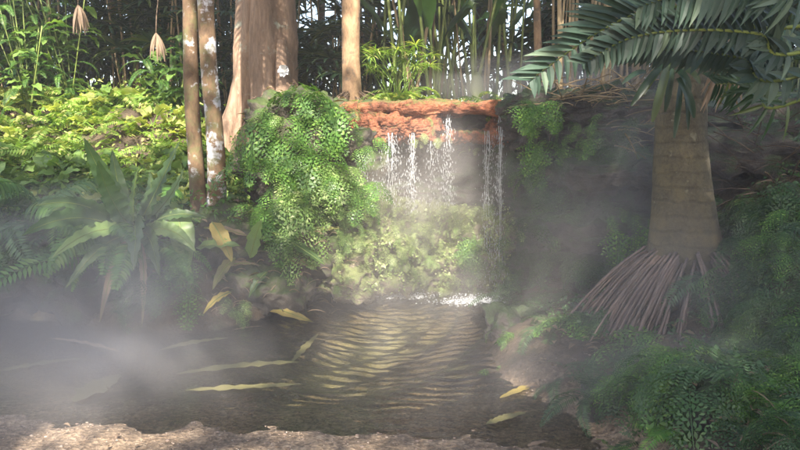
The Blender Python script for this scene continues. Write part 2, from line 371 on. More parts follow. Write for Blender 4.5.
# rust red ledge
led = rk(437, 109, 7.1, (.98, .5, .055), 'rock_red', 'thin upper rust red ledge the waterfall spills over', name='rock_ledge', cat='rock ledge', box=.75, amp=.5, freq=5, seed=3, sub=6, lumps=.5)
rk(392, 125, 7.02, (.46, .38, .13), 'rock_red', 'thick lumpy rust red shelf at the left of the waterfall top', name='rock_ledge', cat='rock ledge', box=.7, amp=.4, freq=5, seed=4, sub=6, lumps=.7)
rk(462, 136, 7.08, (.36, .28, .05), 'rock_red', 'small lower rust red shelf under the hollow of the waterfall', name='rock_ledge', cat='rock ledge', box=.7, amp=.5, freq=4, seed=5, lumps=.6)
rk(502, 126, 7.02, (.13, .3, .14), 'rock_red', 'rust red rock chute at the right end of the waterfall lip', name='rock_ledge', cat='rock ledge', box=.6, amp=.4, freq=3, seed=6, lumps=.6)
# mossy mound the water lands on
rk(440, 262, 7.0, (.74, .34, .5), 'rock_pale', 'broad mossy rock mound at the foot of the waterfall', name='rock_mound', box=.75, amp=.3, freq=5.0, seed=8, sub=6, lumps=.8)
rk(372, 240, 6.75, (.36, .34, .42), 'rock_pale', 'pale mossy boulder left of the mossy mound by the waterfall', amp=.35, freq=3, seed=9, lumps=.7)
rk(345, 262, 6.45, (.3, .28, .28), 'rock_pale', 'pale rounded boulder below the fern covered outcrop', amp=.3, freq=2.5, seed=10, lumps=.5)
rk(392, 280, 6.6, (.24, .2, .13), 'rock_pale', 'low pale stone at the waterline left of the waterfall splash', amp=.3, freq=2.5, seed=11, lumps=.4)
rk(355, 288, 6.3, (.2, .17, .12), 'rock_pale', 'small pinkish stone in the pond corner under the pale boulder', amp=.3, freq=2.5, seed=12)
# fern covered outcrop
rk(312, 168, 6.75, (.55, .5, .62), 'rock', 'tall dark outcrop under the bright hanging ferns', name='rock_outcrop', amp=.3, freq=2.2, seed=13, sub=6, strata=.08)
rk(292, 125, 6.7, (.42, .42, .26), 'rock', 'capping rock of the outcrop beneath its topmost fern', amp=.3, freq=2.5, seed=14, lumps=.3)
rk(302, 255, 6.45, (.42, .36, .32), 'rock', 'grey boulder at the base of the outcrop beside the pond', amp=.3, freq=2.2, seed=15, lumps=.4)
rk(262, 290, 6.1, (.42, .3, .22), 'rock', 'low pinkish grey rock behind the fallen yellow leaf', amp=.3, freq=2.5, seed=16, lumps=.3)
rk(225, 245, 6.4, (.5, .4, .3), 'rock', 'dark rock under the two slender trunks', amp=.3, freq=2.2, seed=17, lumps=.2)
rk(120, 290, 6.0, (.55, .4, .36), 'rock_dark', 'dark bank rock under the big leaf rosette', amp=.3, freq=2.2, seed=18)
rk(15, 262, 6.2, (.6, .45, .42), 'rock_dark', 'shadowed bank rock at the left edge of the photo', amp=.3, freq=2.2, seed=19)
# right side strata
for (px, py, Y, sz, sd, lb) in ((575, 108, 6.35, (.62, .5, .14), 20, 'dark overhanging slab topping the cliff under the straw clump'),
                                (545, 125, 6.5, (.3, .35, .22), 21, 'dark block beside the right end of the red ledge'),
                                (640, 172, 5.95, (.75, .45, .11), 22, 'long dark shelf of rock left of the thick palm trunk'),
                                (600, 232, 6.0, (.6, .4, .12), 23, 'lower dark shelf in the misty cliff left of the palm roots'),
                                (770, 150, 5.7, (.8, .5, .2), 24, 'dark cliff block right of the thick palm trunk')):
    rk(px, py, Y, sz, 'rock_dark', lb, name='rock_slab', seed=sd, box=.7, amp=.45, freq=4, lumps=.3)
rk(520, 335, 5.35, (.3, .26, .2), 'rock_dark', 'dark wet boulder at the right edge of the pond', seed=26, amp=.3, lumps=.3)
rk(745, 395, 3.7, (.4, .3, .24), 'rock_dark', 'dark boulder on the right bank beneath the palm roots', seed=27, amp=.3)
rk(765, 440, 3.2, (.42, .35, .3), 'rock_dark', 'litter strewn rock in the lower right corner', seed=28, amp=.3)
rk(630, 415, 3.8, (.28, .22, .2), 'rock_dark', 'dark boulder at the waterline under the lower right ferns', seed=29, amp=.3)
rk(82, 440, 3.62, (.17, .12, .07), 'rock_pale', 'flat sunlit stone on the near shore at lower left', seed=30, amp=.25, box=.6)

# collider for placing plants on the real surfaces
bpy.context.view_layer.update()
def bvh(objs):
    V, F = [], []
    for o in objs:
        b = len(V); mw = o.matrix_world; nv = len(o.data.vertices); co = np.empty(nv * 3, np.float32); o.data.vertices.foreach_get('co', co)
        co = co.reshape(-1, 3) @ np.array(mw.to_3x3()).T + np.array(mw.translation)
        V.extend(map(tuple, co.tolist())); F.extend([tuple(i + b for i in p.vertices) for p in o.data.polygons])
    return BVHTree.FromPolygons(V, F)
BV = bvh([ter] + rocks); BT = bvh([ter])
def hit(px, py):
    r = ray(px, py).normalized(); l, nn, _, d = BV.ray_cast(Vector((0, 0, CH)), r)
    return (l, nn) if l else (P(px, py, 9), Vector((0, -1, 0)))
def ground(x, y, bv=None):
    l, nn, _, d = (bv or BV).ray_cast(Vector((x, y, 8)), Vector((0, 0, -1))); return l if l else Vector((x, y, 1))

# ------------------------------------------------------------------ frond meshes
def arch(L, e0, bend, n):
    pts = [Vector((0, 0, 0))]; p = Vector((0, 0, 0))
    for i in range(1, n):
        t = (i - .5) / (n - 1); e = e0 - bend * t; p = p + Vector((math.cos(e), 0, math.sin(e))) * (L / (n - 1)); pts.append(p.copy())
    return pts
def along(pts, t):
    x = t * (len(pts) - 1); i = min(int(x), len(pts) - 2); f = x - i
    return pts[i].lerp(pts[i + 1], f), (pts[i + 1] - pts[i]).normalized()
def pinnate(name, mat, L, n, ll, lw, e0=.9, bend=1.6, fwd=.45, droop=.2, seed=0, bare=.08, r=.004, detail=1):
    rr = random.Random(seed); mb = MB(); pts = arch(L, e0, bend, 10)
    mb.tube(pts, [r * (1 - .8 * i / 9) for i in range(10)], 4, False)
    for i in range(n):
        t = bare + (1 - bare) * (i + .5) / n; p, d = along(pts, t)
        prof = math.sin(math.pi * min(1, .12 + .86 * t) ** .8) ** .6
        up = Vector((-d.z, 0, d.x))
        for sgn in (-1, 1):
            dd = (Vector((0, sgn, 0)) + d * fwd + up * (-droop + rr.uniform(-.12, .12))).normalized()
            l = ll * prof * rr.uniform(.88, 1.08)
            if detail > 1:
                q = bez(p, p + dd * l * .5 + up * l * .07, p + dd * l - Vector((0, 0, l * .18)), 5)
                mb.blade(q, [lw * .35, lw, lw * .9, lw * .5, .0005], up, .3)
            else: mb.rhomb(p, dd, up, l, lw, .35)
    return mb.mesh(name, mat, False)
def maiden(name, mat, L, seed, nb=10, leaf=.03, e0=.5, bend=1.6, wide=.42):
    """feathery triangular frond: pinnae in one plane, each edged with narrow leaflets"""
    rr = random.Random(seed); mb = MB(); pts = arch(L, e0, bend, 8)
    mb.tube(pts, [.0022] * 8, 3, False)
    for i in range(nb):
        t = .1 + .9 * (i + .5) / nb; p, d = along(pts, t); up = Vector((-d.z, 0, d.x))
        bl = (L * wide * (1 - t) ** .85 + .02) * rr.uniform(.8, 1.1)
        for sgn in (-1, 1):
            dd = (Vector((0, sgn, 0)) + d * .6 + up * rr.uniform(-.25, .08)).normalized(); k = max(2, int(bl / leaf * 1.9)); dr = rr.uniform(.15, .4)
            for j in range(k):
                f = (j + .5) / k; q = p + dd * bl * f - Vector((0, 0, bl * dr * f * f))
                for s2 in (1, -1):
                    sdir = dd.cross(up).normalized()
                    ld = (dd * .8 + sdir * s2 + up * rr.uniform(-.35, .15)).normalized(); sd = ld.cross(up).normalized(); l = leaf * rr.uniform(.8, 1.1) * (1 - .55 * f)
                    mb.add([q, q + ld * l * .55 + sd * l * .24, q + ld * l, q + ld * l * .5 - sd * l * .24], [(0, 1, 2, 3)])
            tipq = p + dd * bl - Vector((0, 0, bl * dr)); mb.rhomb(tipq, dd, up, leaf * .6, leaf * .12)
    return mb.mesh(name, mat, False)
def fanleaf(name, mat, pet=.5, L=.45, n=11, seed=0, wd=.028):
    rr = random.Random(seed); mb = MB(); pts = arch(pet, 1.2, .8, 6); mb.tube(pts, .005, 4, False); p, d = along(pts, 1)
    for i in range(n):
        a = (i / (n - 1) - .5) * 3.9; dd = Vector((math.cos(a) * d.x, math.sin(a), d.z * math.cos(a) + .1)).normalized()
        l = L * rr.uniform(.85, 1.05); q = bez(p, p + dd * l * .6, p + dd * l - Vector((0, 0, l * rr.uniform(.25, .55))), 5)
        mb.blade(q, [wd * .3, wd, wd, wd * .7, .002], Vector((-.4, 0, 1)), .25)
    return mb.mesh(name, mat, False)
def broadleaf(name, mat, L, W, e0=1.0, bend=1.4, pet=.25, seed=0, wave=.3):
    mb = MB(); n = 14; pts = arch(L * (1 + pet), e0, bend, n); k0 = int(n * pet / (1 + pet))
    mb.tube(pts[:k0 + 2], [.006] * (k0 + 2), 4, False)
    q = pts[k0:]; m_ = len(q)
    wid = [max(.002, W * math.sin(math.pi * (i / (m_ - 1)) ** .8) ** .7) for i in range(m_)]
    mb.blade(q, wid, Vector((-.3, 0, 1)), .22, wave); mb.tube(q, [.005 * (1 - .8 * i / m_) for i in range(m_)], 4, False)
    return mb.mesh(name, mat, True)
F = {}
for key in ('maiden', 'maiden_lit', 'maiden_dark'):
    F[key] = [maiden('frond', M[key], .46, 10 + s, nb=9, leaf=.036, e0=.5 + .15 * s, bend=1.5 + .25 * s) for s in range(4)]
F['maiden_big'] = [maiden('frond', M['maiden'], .6, 30 + s, nb=9, leaf=.066, e0=.6, bend=1.7 + .3 * s) for s in range(3)]
F['maiden_big_lit'] = [maiden('frond', M['maiden_lit'], .55, 35 + s, nb=9, leaf=.06, e0=.6, bend=1.7 + .3 * s) for s in range(3)]
F['maiden_big_dark'] = [maiden('frond', M['maiden_dark'], .55, 38 + s, nb=9, leaf=.05, e0=.6, bend=1.7 + .3 * s) for s in range(3)]
F['maiden_pale'] = [maiden('frond', M['maiden_pale'], .4, 60 + s, nb=9, leaf=.045, e0=.6, bend=1.9) for s in range(3)]
F['lush'] = [pinnate('frond', M['fern'], 1.0, 30, .15, .016, .95, 1.5 + .3 * s, seed=s + 70, detail=2) for s in range(3)]
F['fern'] = [pinnate('frond', M['fern'], .75, 26, .11, .011, .9, 1.5 + .3 * s, seed=s) for s in range(3)]
F['fern_yellow'] = [pinnate('frond', M['yellow'], .7, 22, .12, .013, .8, 1.3 + .3 * s, seed=s + 5) for s in range(3)]
F['fern_dark'] = [pinnate('frond', M['maiden_dark'], .8, 26, .13, .012, .8, 1.6 + .3 * s, seed=s + 9) for s in range(3)]
F['fan'] = [fanleaf('leaf', M['darkpalm'], .5, .45, 11, s) for s in range(3)]
F['fan_lit'] = [fanleaf('leaf', M['fern'], .4, .4, 10, s) for s in range(2)]
F['leaf_yellow'] = [broadleaf('leaf', M['yellow'], .2 + .04 * s, .05 + .01 * s, 1.1, 1.6, .5, s) for s in range(3)]
F['leaf_green'] = [broadleaf('leaf', M['fern'], .24, .05, 1.2, 1.5 + .3 * s, .5, s) for s in range(3)]
F['leaf_pale'] = [broadleaf('leaf', M['broad_pale'], .24, .07, .9, 1.5 + .3 * s, .5, s) for s in range(2)]
F['sedge'] = [pinnate('blade', M['yellow'], .6, 3, .05, .006, 1.35, .5 + .35 * s, seed=s, r=.006) for s in range(3)]

def plant(kind, name, loc, label, cat, n, scale=1.0, face=None, spread=math.pi, lean=0.0, group=None, jit=.04, part='frond', seed=None, tmin=-.1, tmax=.5):
    """Empty at the root with n fronds turned round it; face = azimuth the plant faces when it hangs on a wall"""
    rr = random.Random(seed if seed is not None else int(abs(loc[0]) * 7919 + abs(loc[1]) * 104729 + len(kind) * 31) & 0xffff)
    t = empty(name, loc, label, cat, group)
    for i in range(n):
        o = bpy.data.objects.new(part, F[kind][rr.randrange(len(F[kind]))]); COL.objects.link(o); o.parent = t
        az = (face + rr.uniform(-spread, spread)) if face is not None else (2 * math.pi * i / n + rr.uniform(-.4, .4))
        s = scale * rr.uniform(.55, 1.3); o.scale = (s, s, s)
        o.rotation_euler = (rr.uniform(-.6, .6), rr.uniform(tmin, tmax) + lean, az)
        o.location = Vector((rr.uniform(-1, 1), rr.uniform(-1, 1), rr.uniform(-.6, .6))) * jit * 2
    return t
def az_of(nn): return math.atan2(nn.y, nn.x)
def at(kind, name, px, py, label, cat, n, scale=1.0, group=None, wall=None, **k):
    l, nn = hit(px, py)
    if wall is None: wall = nn.z < .75
    face = -math.pi / 2 if wall and abs(nn.x) + abs(nn.y) < .05 else (az_of(nn) if wall else None)
    if wall and face > 0: face = -math.pi / 2
    k.setdefault('jit', .10 if wall else .04)
    if wall: k.setdefault('tmin', .1); k.setdefault('tmax', .95)
    return plant(kind, name, l + nn * .02, label, cat, n, scale, face, 1.15, .0, group, **k)
# ------------------------------------------------------------------ trees
def trunk_mesh(name, pts, rads, mat, nseg=48, nz=90, flute=0.0, nf=5, seed=0, rough=.03, twist=0.6):
    pts = [Vector(p) for p in pts]; m_ = len(pts); V = []
    T = np.linspace(0, 1, nz)
    def cat(a, t):
        x = t * (m_ - 1); i = min(int(x), m_ - 2); f = x - i
        if isinstance(a[0], Vector):
            p0, p1, p2, p3 = a[max(i - 1, 0)], a[i], a[i + 1], a[min(i + 2, m_ - 1)]
            return .5 * ((2 * p1) + (p2 - p0) * f + (2 * p0 - 5 * p1 + 4 * p2 - p3) * f * f + (3 * p1 - p0 - 3 * p2 + p3) * f ** 3)
        return a[i] * (1 - f) + a[i + 1] * f
    th = np.linspace(0, 2 * math.pi, nseg, endpoint=False); rows = []
    for t in T:
        c = cat(pts, t); r = cat(list(rads), t)
        fl = flute * (np.abs(np.cos(th * nf / 2 + twist * t + .4)) - .5) * (1 + 1.6 * (1 - t) ** 3) if flute else 0
        rr_ = r * (1 + fl); rows.append(np.stack([c.x + rr_ * np.cos(th), c.y + rr_ * np.sin(th), np.full(nseg, c.z)], 1))
    v = np.concatenate(rows); q = v.copy(); ctr = np.repeat(np.array([cat(pts, t)[:] for t in T]), nseg, 0); dr = v - ctr
    q2 = v * np.array([5, 5, 1.4]) + seed * 3.1; v = v + dr * (rough * 2.2 * fbm(q2, 5, seed, .6))[:, None]
    f = []
    for a in range(nz - 1):
        for b in range(nseg): f.append((a * nseg + b, a * nseg + (b + 1) % nseg, (a + 1) * nseg + (b + 1) % nseg, (a + 1) * nseg + b))
    return npmesh(name, v, np.array(f), mat)
def tree(name, pts, rads, mat, label, cat, crownz=True, nf=14, fr='fan', cs=2.2, **k):
    base = Vector(pts[0]); t = empty(name, base, label, cat)
    tr = link('trunk', trunk_mesh('trunk', [Vector(p) - base for p in pts], rads, mat, **k), parent=t)
    if crownz:
        top = Vector(pts[-1]) - base
        for i in range(nf):
            o = bpy.data.objects.new('frond', F['palmtop'][i % 2]); COL.objects.link(o); o.parent = t; o.location = top
            o.rotation_euler = (0, -.3 + .7 * (i % 3) / 2, i * 2.4); o.scale = (cs / 2,) * 3
    return t, tr
F['palmtop'] = [pinnate('frond', M['darkpalm'], 2.2, 34, .5, .03, .8, 1.7 + .3 * s, seed=s + 50, r=.02) for s in range(2)]
def V3(px, py, Y): return P(px, py, Y)
a1 = V3(199, 210, 6.55); a2 = V3(217, 208, 6.5)
tree('slender_palm', [a1 - Vector((0, 0, .2)), a1, V3(195, 150, 6.55), V3(191, 80, 6.55), V3(190, 0, 6.55), V3(188, -120, 6.6), V3(190, -330, 6.8)],
     [.095, .082, .076, .07, .066, .06, .05], M['bark_lichen'], 'left one of two slender brown trunks, browner with few white lichen spots', 'palm tree', seed=1, nseg=24, nz=110, rough=.04)
tree('slender_palm', [a2 - Vector((0, 0, .2)), a2, V3(215, 140, 6.5), V3(209, 70, 6.5), V3(206, 0, 6.5), V3(204, -120, 6.55), V3(212, -360, 6.7)],
     [.12, .092, .084, .078, .074, .07, .055], M['bark_lichen_white'], 'right one of two slender trunks, with long white lichen patches', 'palm tree', seed=2, nseg=24, nz=110, rough=.04)
b = V3(268, 175, 9.0) - Vector((0, 0, .3))
bt, _ = tree('buttressed_tree', [b, b + Vector((0, 0, .3)), V3(268, 110, 9.0), V3(267, 60, 9.0), V3(267, 0, 9.0), V3(268, -140, 9), V3(270, -420, 9)],
     [.62, .5, .38, .355, .34, .33, .3], M['bark_red'], 'broad reddish brown tree with fluted trunk and a white bloom on it', 'tree', crownz=False, flute=.22, nf=6, seed=3, nseg=90, nz=160, rough=.03)
sb = V3(215, 165, 8.7)
link('side_stem', trunk_mesh('side_stem', [V3(212, 180, 8.6) - b, V3(228, 140, 8.7) - b, V3(240, 100, 8.8) - b, V3(248, 50, 8.8) - b, V3(252, 0, 8.8) - b, V3(254, -150, 8.9) - b],
     [.3, .18, .14, .12, .11, .1], M['bark_red'], flute=.15, nf=4, seed=4, nseg=40), parent=bt)
link('buttress', trunk_mesh('buttress', [V3(226, 182, 8.3) - b, V3(240, 150, 8.45) - b, V3(254, 118, 8.6) - b, V3(262, 80, 8.75) - b, V3(264, 40, 8.85) - b],
     [.16, .12, .1, .09, .05], M['bark_red'], flute=.1, nf=3, seed=5, nseg=30), parent=bt)
link('buttress', trunk_mesh('buttress', [V3(300, 170, 8.4) - b, V3(290, 130, 8.5) - b, V3(284, 90, 8.65) - b, V3(281, 40, 8.75) - b],
     [.2, .13, .1, .06], M['bark_red'], flute=.1, nf=3, seed=6, nseg=30), parent=bt)
c0 = V3(353, 150, 7.55)
st, _ = tree('tan_tree', [c0, V3(353, 118, 7.55), V3(352, 95, 7.55), V3(351, 60, 7.55), V3(351, 0, 7.55), V3(351, -120, 7.6), V3(350, -340, 7.7)],
     [.2, .15, .112, .1, .095, .09, .07], M['bark_tan'], 'slim tan trunk standing at the left end of the red ledge', 'palm tree', seed=7, nseg=32, rough=.025)
mb = MB(); rr = random.Random(3)
for i in range(60):
    a = rr.uniform(0, 6.28); r0 = .12; p = Vector((math.cos(a) * r0, math.sin(a) * r0, V3(352, rr.uniform(90, 108), 7.55).z - c0.z))
    q = p + Vector((math.cos(a) * .16, math.sin(a) * .16, rr.uniform(-.22, -.08))); mb.tube(bez(p, (p + q) / 2 + Vector((math.cos(a) * .06, math.sin(a) * .06, .05)), q, 5), .007, 4)
link('leaf_base_fibres', mb.mesh('leaf_base_fibres', M['dead']), parent=st)

# white bloom clinging to the bark
mb = MB(); fl = V3(284, 70, 8.55)
for i in range(9):
    a = i * 2.4; d = Vector((math.cos(a) * .7, -.6, math.sin(a) * .8)).normalized(); mb.blade(bez((0, 0, 0), d * .05, d * .09 + Vector((0, -.02, -.02)), 5), [.008, .03, .035, .025, .003], Vector((0, -1, .2)), .2)
tag(link('white_flower', mb.mesh('white_flower', M['white']), loc=fl), 'small white bloom clinging to the broad reddish trunk', 'flower')

# thick palm on the right bank
d0 = V3(683, 262, 4.75)
rp, _ = tree('thick_palm', [d0 - Vector((0, 0, .35)), d0, V3(684, 240, 4.75), V3(683, 200, 4.75), V3(681, 130, 4.75), V3(684, 60, 4.75), V3(686, -30, 4.8), V3(690, -200, 4.9), V3(692, -380, 5.0)],
     [.31, .265, .24, .20, .165, .145, .13, .12, .11], M['bark_palm'], 'thick grey palm trunk with a skirt of dry roots on the right bank', 'palm tree', seed=8, nseg=64, nz=140, rough=.018, cs=2.4)
mb = MB(); rr = random.Random(5)
for i in range(230):
    a = rr.uniform(-math.pi * 1.0, .15) if i % 4 else rr.uniform(0, 6.28)
    r0 = .27 + rr.uniform(-.02, .02); p = Vector((math.cos(a) * r0, math.sin(a) * r0, .35 + rr.uniform(-.08, .12)))
    L_ = rr.uniform(.45, .9) * (1.45 if math.cos(a) < 0 else .9); out = Vector((math.cos(a), math.sin(a), 0))
    if math.cos(a) < -.1: out = (out + Vector((-.5, 0, 0))).normalized()
    q = p + out * L_ * rr.uniform(.55, .8) + Vector((0, 0, -L_ * rr.uniform(.85, 1.1)))
    c = p + out * L_ * .42 + Vector((rr.uniform(-.02, .02), rr.uniform(-.02, .02), -L_ * .28))
    mb.tube(bez(p, c, q, 9), [rr.uniform(.006, .011)] * 9, 5)
d0 = d0 - Vector((0, 0, .35))
link('root_skirt', mb.mesh('root_skirt', M['root']), parent=rp)
# hanging strap leaflets and dead strips of the palm's lowest leaf
mb = MB()
for (x0, y0, x1, y1, Y0, w_) in ((665, 62, 631, 106, 4.3, .022), (668, 64, 652, 122, 4.2, .026), (664, 66, 642, 96, 4.35, .016), (672, 66, 665, 112, 4.3, .02),
                            (676, 70, 690, 92, 4.25, .022), (678, 78, 694, 118, 4.2, .025), (680, 84, 674, 138, 4.25, .018), (682, 70, 700, 84, 4.3, .018), (684, 86, 688, 130, 4.3, .014), (646, 72, 622, 84, 4.3, .015)):
    a, b_ = V3(x0, y0, Y0 + .1) - d0, V3(x1, y1, Y0) - d0; mb.blade(bez(a, (a + b_) / 2 + Vector((0, -.03, .05)), b_, 8), [w_ * .5, w_ * .8, w_, w_, w_, w_, w_ * .8, w_ * .3], Vector((0, -1, .1)), .3)
mb.tube(bez(V3(700, 20, 4.6) - d0, V3(680, 40, 4.4) - d0, V3(668, 66, 4.32) - d0, 8), .012, 6)
link('strap_leaf', mb.mesh('strap_leaf', M['darkpalm']), parent=rp)
mb = MB(); rr = random.Random(8)
for i in range(26):
    a = V3(rr.uniform(712, 728), rr.uniform(55, 68), 4.35) - d0; b_ = V3(rr.uniform(700, 742), rr.uniform(88, 116), 4.3 + rr.uniform(-.1, .1)) - d0
    mb.blade(bez(a, (a + b_) / 2 + Vector((rr.uniform(-.03, .03), -.02, .02)), b_, 6), [.004, .009, .01, .009, .006, .001], Vector((rr.uniform(-.5, .5), -1, 0)), .6)
mb.tube(bez(V3(740, 20, 4.6) - d0, V3(730, 40, 4.4) - d0, V3(720, 60, 4.36) - d0, 6), .01, 6)
link('dead_leaf', mb.mesh('dead_leaf', M['dead']), parent=rp)

# the cycad whose long stiff fronds reach in from the right
cb = ground(3.3, 3.3); hub = Vector((3.3, 3.3, 2.45))
cy_t = empty('cycad', cb, 'cycad with long blue green fronds arching across the upper right', 'cycad')
link('trunk', trunk_mesh('trunk', [Vector((0, 0, -.2)), Vector((0, 0, .6)), hub - cb - Vector((0, 0, .5)), hub - cb], [.2, .19, .18, .15], M['bark_palm'], seed=9), parent=cy_t)
def cyc(ptspx, n, ll, lw, down=.4, seed=0, mat='cycad', upl=1.0, dnl=1.0, fw=.55):
    """stiff pinnate frond along a world path; leaflets are folded pointed blades"""
    rr = random.Random(seed); mb = MB(); ctl = [hub - cb] + [V3(*p) - cb for p in ptspx]; pts = []
    k = len(ctl)
    for i in range(41):
        x = i / 40 * (k - 1); j = min(int(x), k - 2); f = x - j; p0, p1, p2, p3 = ctl[max(j - 1, 0)], ctl[j], ctl[j + 1], ctl[min(j + 2, k - 1)]
        pts.append(.5 * ((2 * p1) + (p2 - p0) * f + (2 * p0 - 5 * p1 + 4 * p2 - p3) * f * f + (3 * p1 - p0 - 3 * p2 + p3) * f ** 3))
    rm = MB(); rm.tube(pts, [.011 * (1 - .75 * i / 40) for i in range(41)], 6)
    for i in range(n):
        t = .12 + .88 * (i + .5) / n; p, d = along(pts, t); fn = Vector((.12, -1, -.35 + down * .3)).normalized(); side = fn.cross(d).normalized(); side = side if side.z > 0 else -side; up = fn
        pr = min(1, .55 + 1.6 * (1 - t)) * min(1, .4 + 3 * t)
        for sgn in (-1, 1):
            dd = (side * sgn + d * (fw * (1.9 if sgn > 0 else .8)) * rr.uniform(.85, 1.15) + up * rr.uniform(.1, .45)).normalized()
            l = ll * pr * rr.uniform(.9, 1.1) * (upl if sgn > 0 else dnl); nrm = (up + side * sgn * .2 + d * rr.uniform(-.5, .5) + Vector((0, 0, .25))).normalized()
            q = bez(p, p + dd * l * .5 + up * l * .05, p + dd * l + d * l * .12 - Vector((0, 0, l * .12)), 7)
            mb.blade(q, [lw * .45, lw * .9, lw, lw * .88, lw * .66, lw * .36, .001], nrm, .28)
    fr = link('frond', mb.mesh('frond', M[mat], False), parent=cy_t); link('midrib', rm.mesh('midrib', M['stalk']), parent=fr)
cyc([(800, 26, 3.2), (720, 8, 3.25), (650, 10, 3.3), (595, 34, 3.3), (530, 80, 3.3)], 42, .19, .018, .55, 1, upl=1.3, dnl=.75)
cyc([(810, 50, 3.15), (760, 34, 3.1), (690, 30, 3.1), (630, 38, 3.15), (585, 62, 3.15)], 36, .14, .02, .7, 2, upl=1.1, dnl=.8)
cyc([(800, 76, 3.4), (740, 58, 3.5), (680, 50, 3.55), (620, 52, 3.6)], 38, .12, .024, .9, 3, upl=.9, dnl=.9)
cyc([(800, 100, 3.7), (760, 92, 3.8), (745, 84, 3.9), (715, 84, 4.0)], 26, .17, .012, .4, 4, 'darkpalm')
cyc([(830, -5, 3.0), (770, -12, 3.0), (700, -10, 3.05), (640, 6, 3.1)], 32, .15, .019, .6, 5)
cyc([(850, 60, 2.9), (830, 90, 2.8), (812, 130, 2.75)], 20, .17, .014, .4, 6, 'darkpalm')
for k_, (ax, ay, az) in enumerate(((1.2, -.2, .2), (.9, 1.0, .3), (.2, -1.2, .3), (.1, 1.3, .5))):
    tip = hub + Vector((ax, ay, az)); 
    F.setdefault('cycspare', []) 
    o = bpy.data.objects.new('frond', F['fern_dark'][k_ % 3]); COL.objects.link(o); o.parent = cy_t; o.location = hub - cb; o.scale = (2, 2, 2); o.rotation_euler = (0, -.1, math.atan2(ay, ax))

# ------------------------------------------------------------------ big leaf rosette on the left bank
rb = V3(133, 236, 5.8)
ros = empty('birds_nest_fern', rb, 'rosette of broad glossy leaves on the left bank below the slender trunks', 'fern')
def bigleaf(parent, org, pts, W, mat, name='leaf', n=14, nrm=(0, -.6, .7), label=None, wave=.25, fold=.22):
    q = bez(*[Vector(p) - org for p in pts], n); wid = [max(.003, W * (math.sin(math.pi * min(1, (i / (n - 1)) ** .75)) ** .75)) for i in range(n)]
    mb = MB(); mb.blade(q, wid, Vector(nrm), fold, wave); o = link(name, mb.mesh(name, M[mat]), parent=parent)
    mr_ = MB(); mr_.tube([p + Vector(nrm).normalized() * .002 for p in q], [.007 * (1 - .8 * i / n) for i in range(n)], 4); link('midrib', mr_.mesh('midrib', M['stalk']), parent=o)
    if label: o['label'] = label
    return o
for (c, tip, Y0, W, mt) in (((104, 185), (84, 138), (5.75, 5.6), .075, 'broad'), ((106, 200), (98, 160), (5.6, 5.4), .08, 'broad'), ((118, 190), (112, 150), (5.9, 5.9), .06, 'broad'),
        ((158, 190), (180, 141), (5.8, 5.7), .07, 'broad'), ((130, 200), (139, 166), (5.6, 5.5), .045, 'broad'), ((156, 205), (150, 172), (5.9, 6.0), .055, 'broad'), ((172, 205), (184, 168), (6.0, 6.0), .05, 'broad_pale'),
        ((80, 200), (22, 236), (5.4, 5.1), .08, 'broad'), ((90, 192), (36, 206), (5.6, 5.4), .06, 'broad'), ((98, 215), (52, 258), (5.4, 5.2), .06, 'broad_pale'),
        ((138, 205), (134, 270), (5.3, 5.25), .085, 'broad'), ((105, 232), (66, 288), (5.5, 5.3), .05, 'broad'), ((150, 222), (160, 278), (5.4, 5.35), .06, 'broad'),
        ((170, 215), (196, 252), (5.7, 5.6), .06, 'broad_pale'), ((165, 205), (206, 218), (5.9, 5.9), .05, 'broad'), ((112, 250), (100, 322), (5.45, 5.3), .035, 'dead'), ((148, 262), (142, 326), (5.4, 5.3), .03, 'dead')):
    bigleaf(ros, rb, [rb + Vector((rr.uniform(-.05, .05), rr.uniform(-.05, .05), 0)), V3(c[0], c[1], Y0[0]), V3(tip[0], tip[1], Y0[1])], W * 1.15, mt, nrm=(.3 if tip[0] < 130 else -.3, -.7, .6), n=28, wave=.28)
for (px, py, tip, W, mt, lb) in ((176, 208, (188, 270), .11, 'broad_pale', 'pale curled leaf hanging right of the leaf rosette'),
        (250, 258, (262, 220), .07, 'broad_pale', 'upright pale leaf on the dark rock below the slender trunks'),
        (262, 228, (325, 265), .055, 'broad', 'green strap leaf with curved stalk lying right of the slender trunks'),
        (212, 222, (232, 262), .07, 'deadyellow', 'withered tan leaf lying below the slender trunks'),
        (196, 248, (240, 246), .06, 'broad_pale', 'flat pale leaf resting on the dark bank rock')):
    o_ = V3(px, py, 5.95); t_ = empty('fallen_leaf', o_, lb, 'leaf'); bigleaf(t_, o_, [o_, V3((px + tip[0]) / 2, (py + tip[1]) / 2 - 6, 5.85), V3(tip[0], tip[1], 5.8)], W, mt, 'blade', nrm=(.2, -.6, .8))
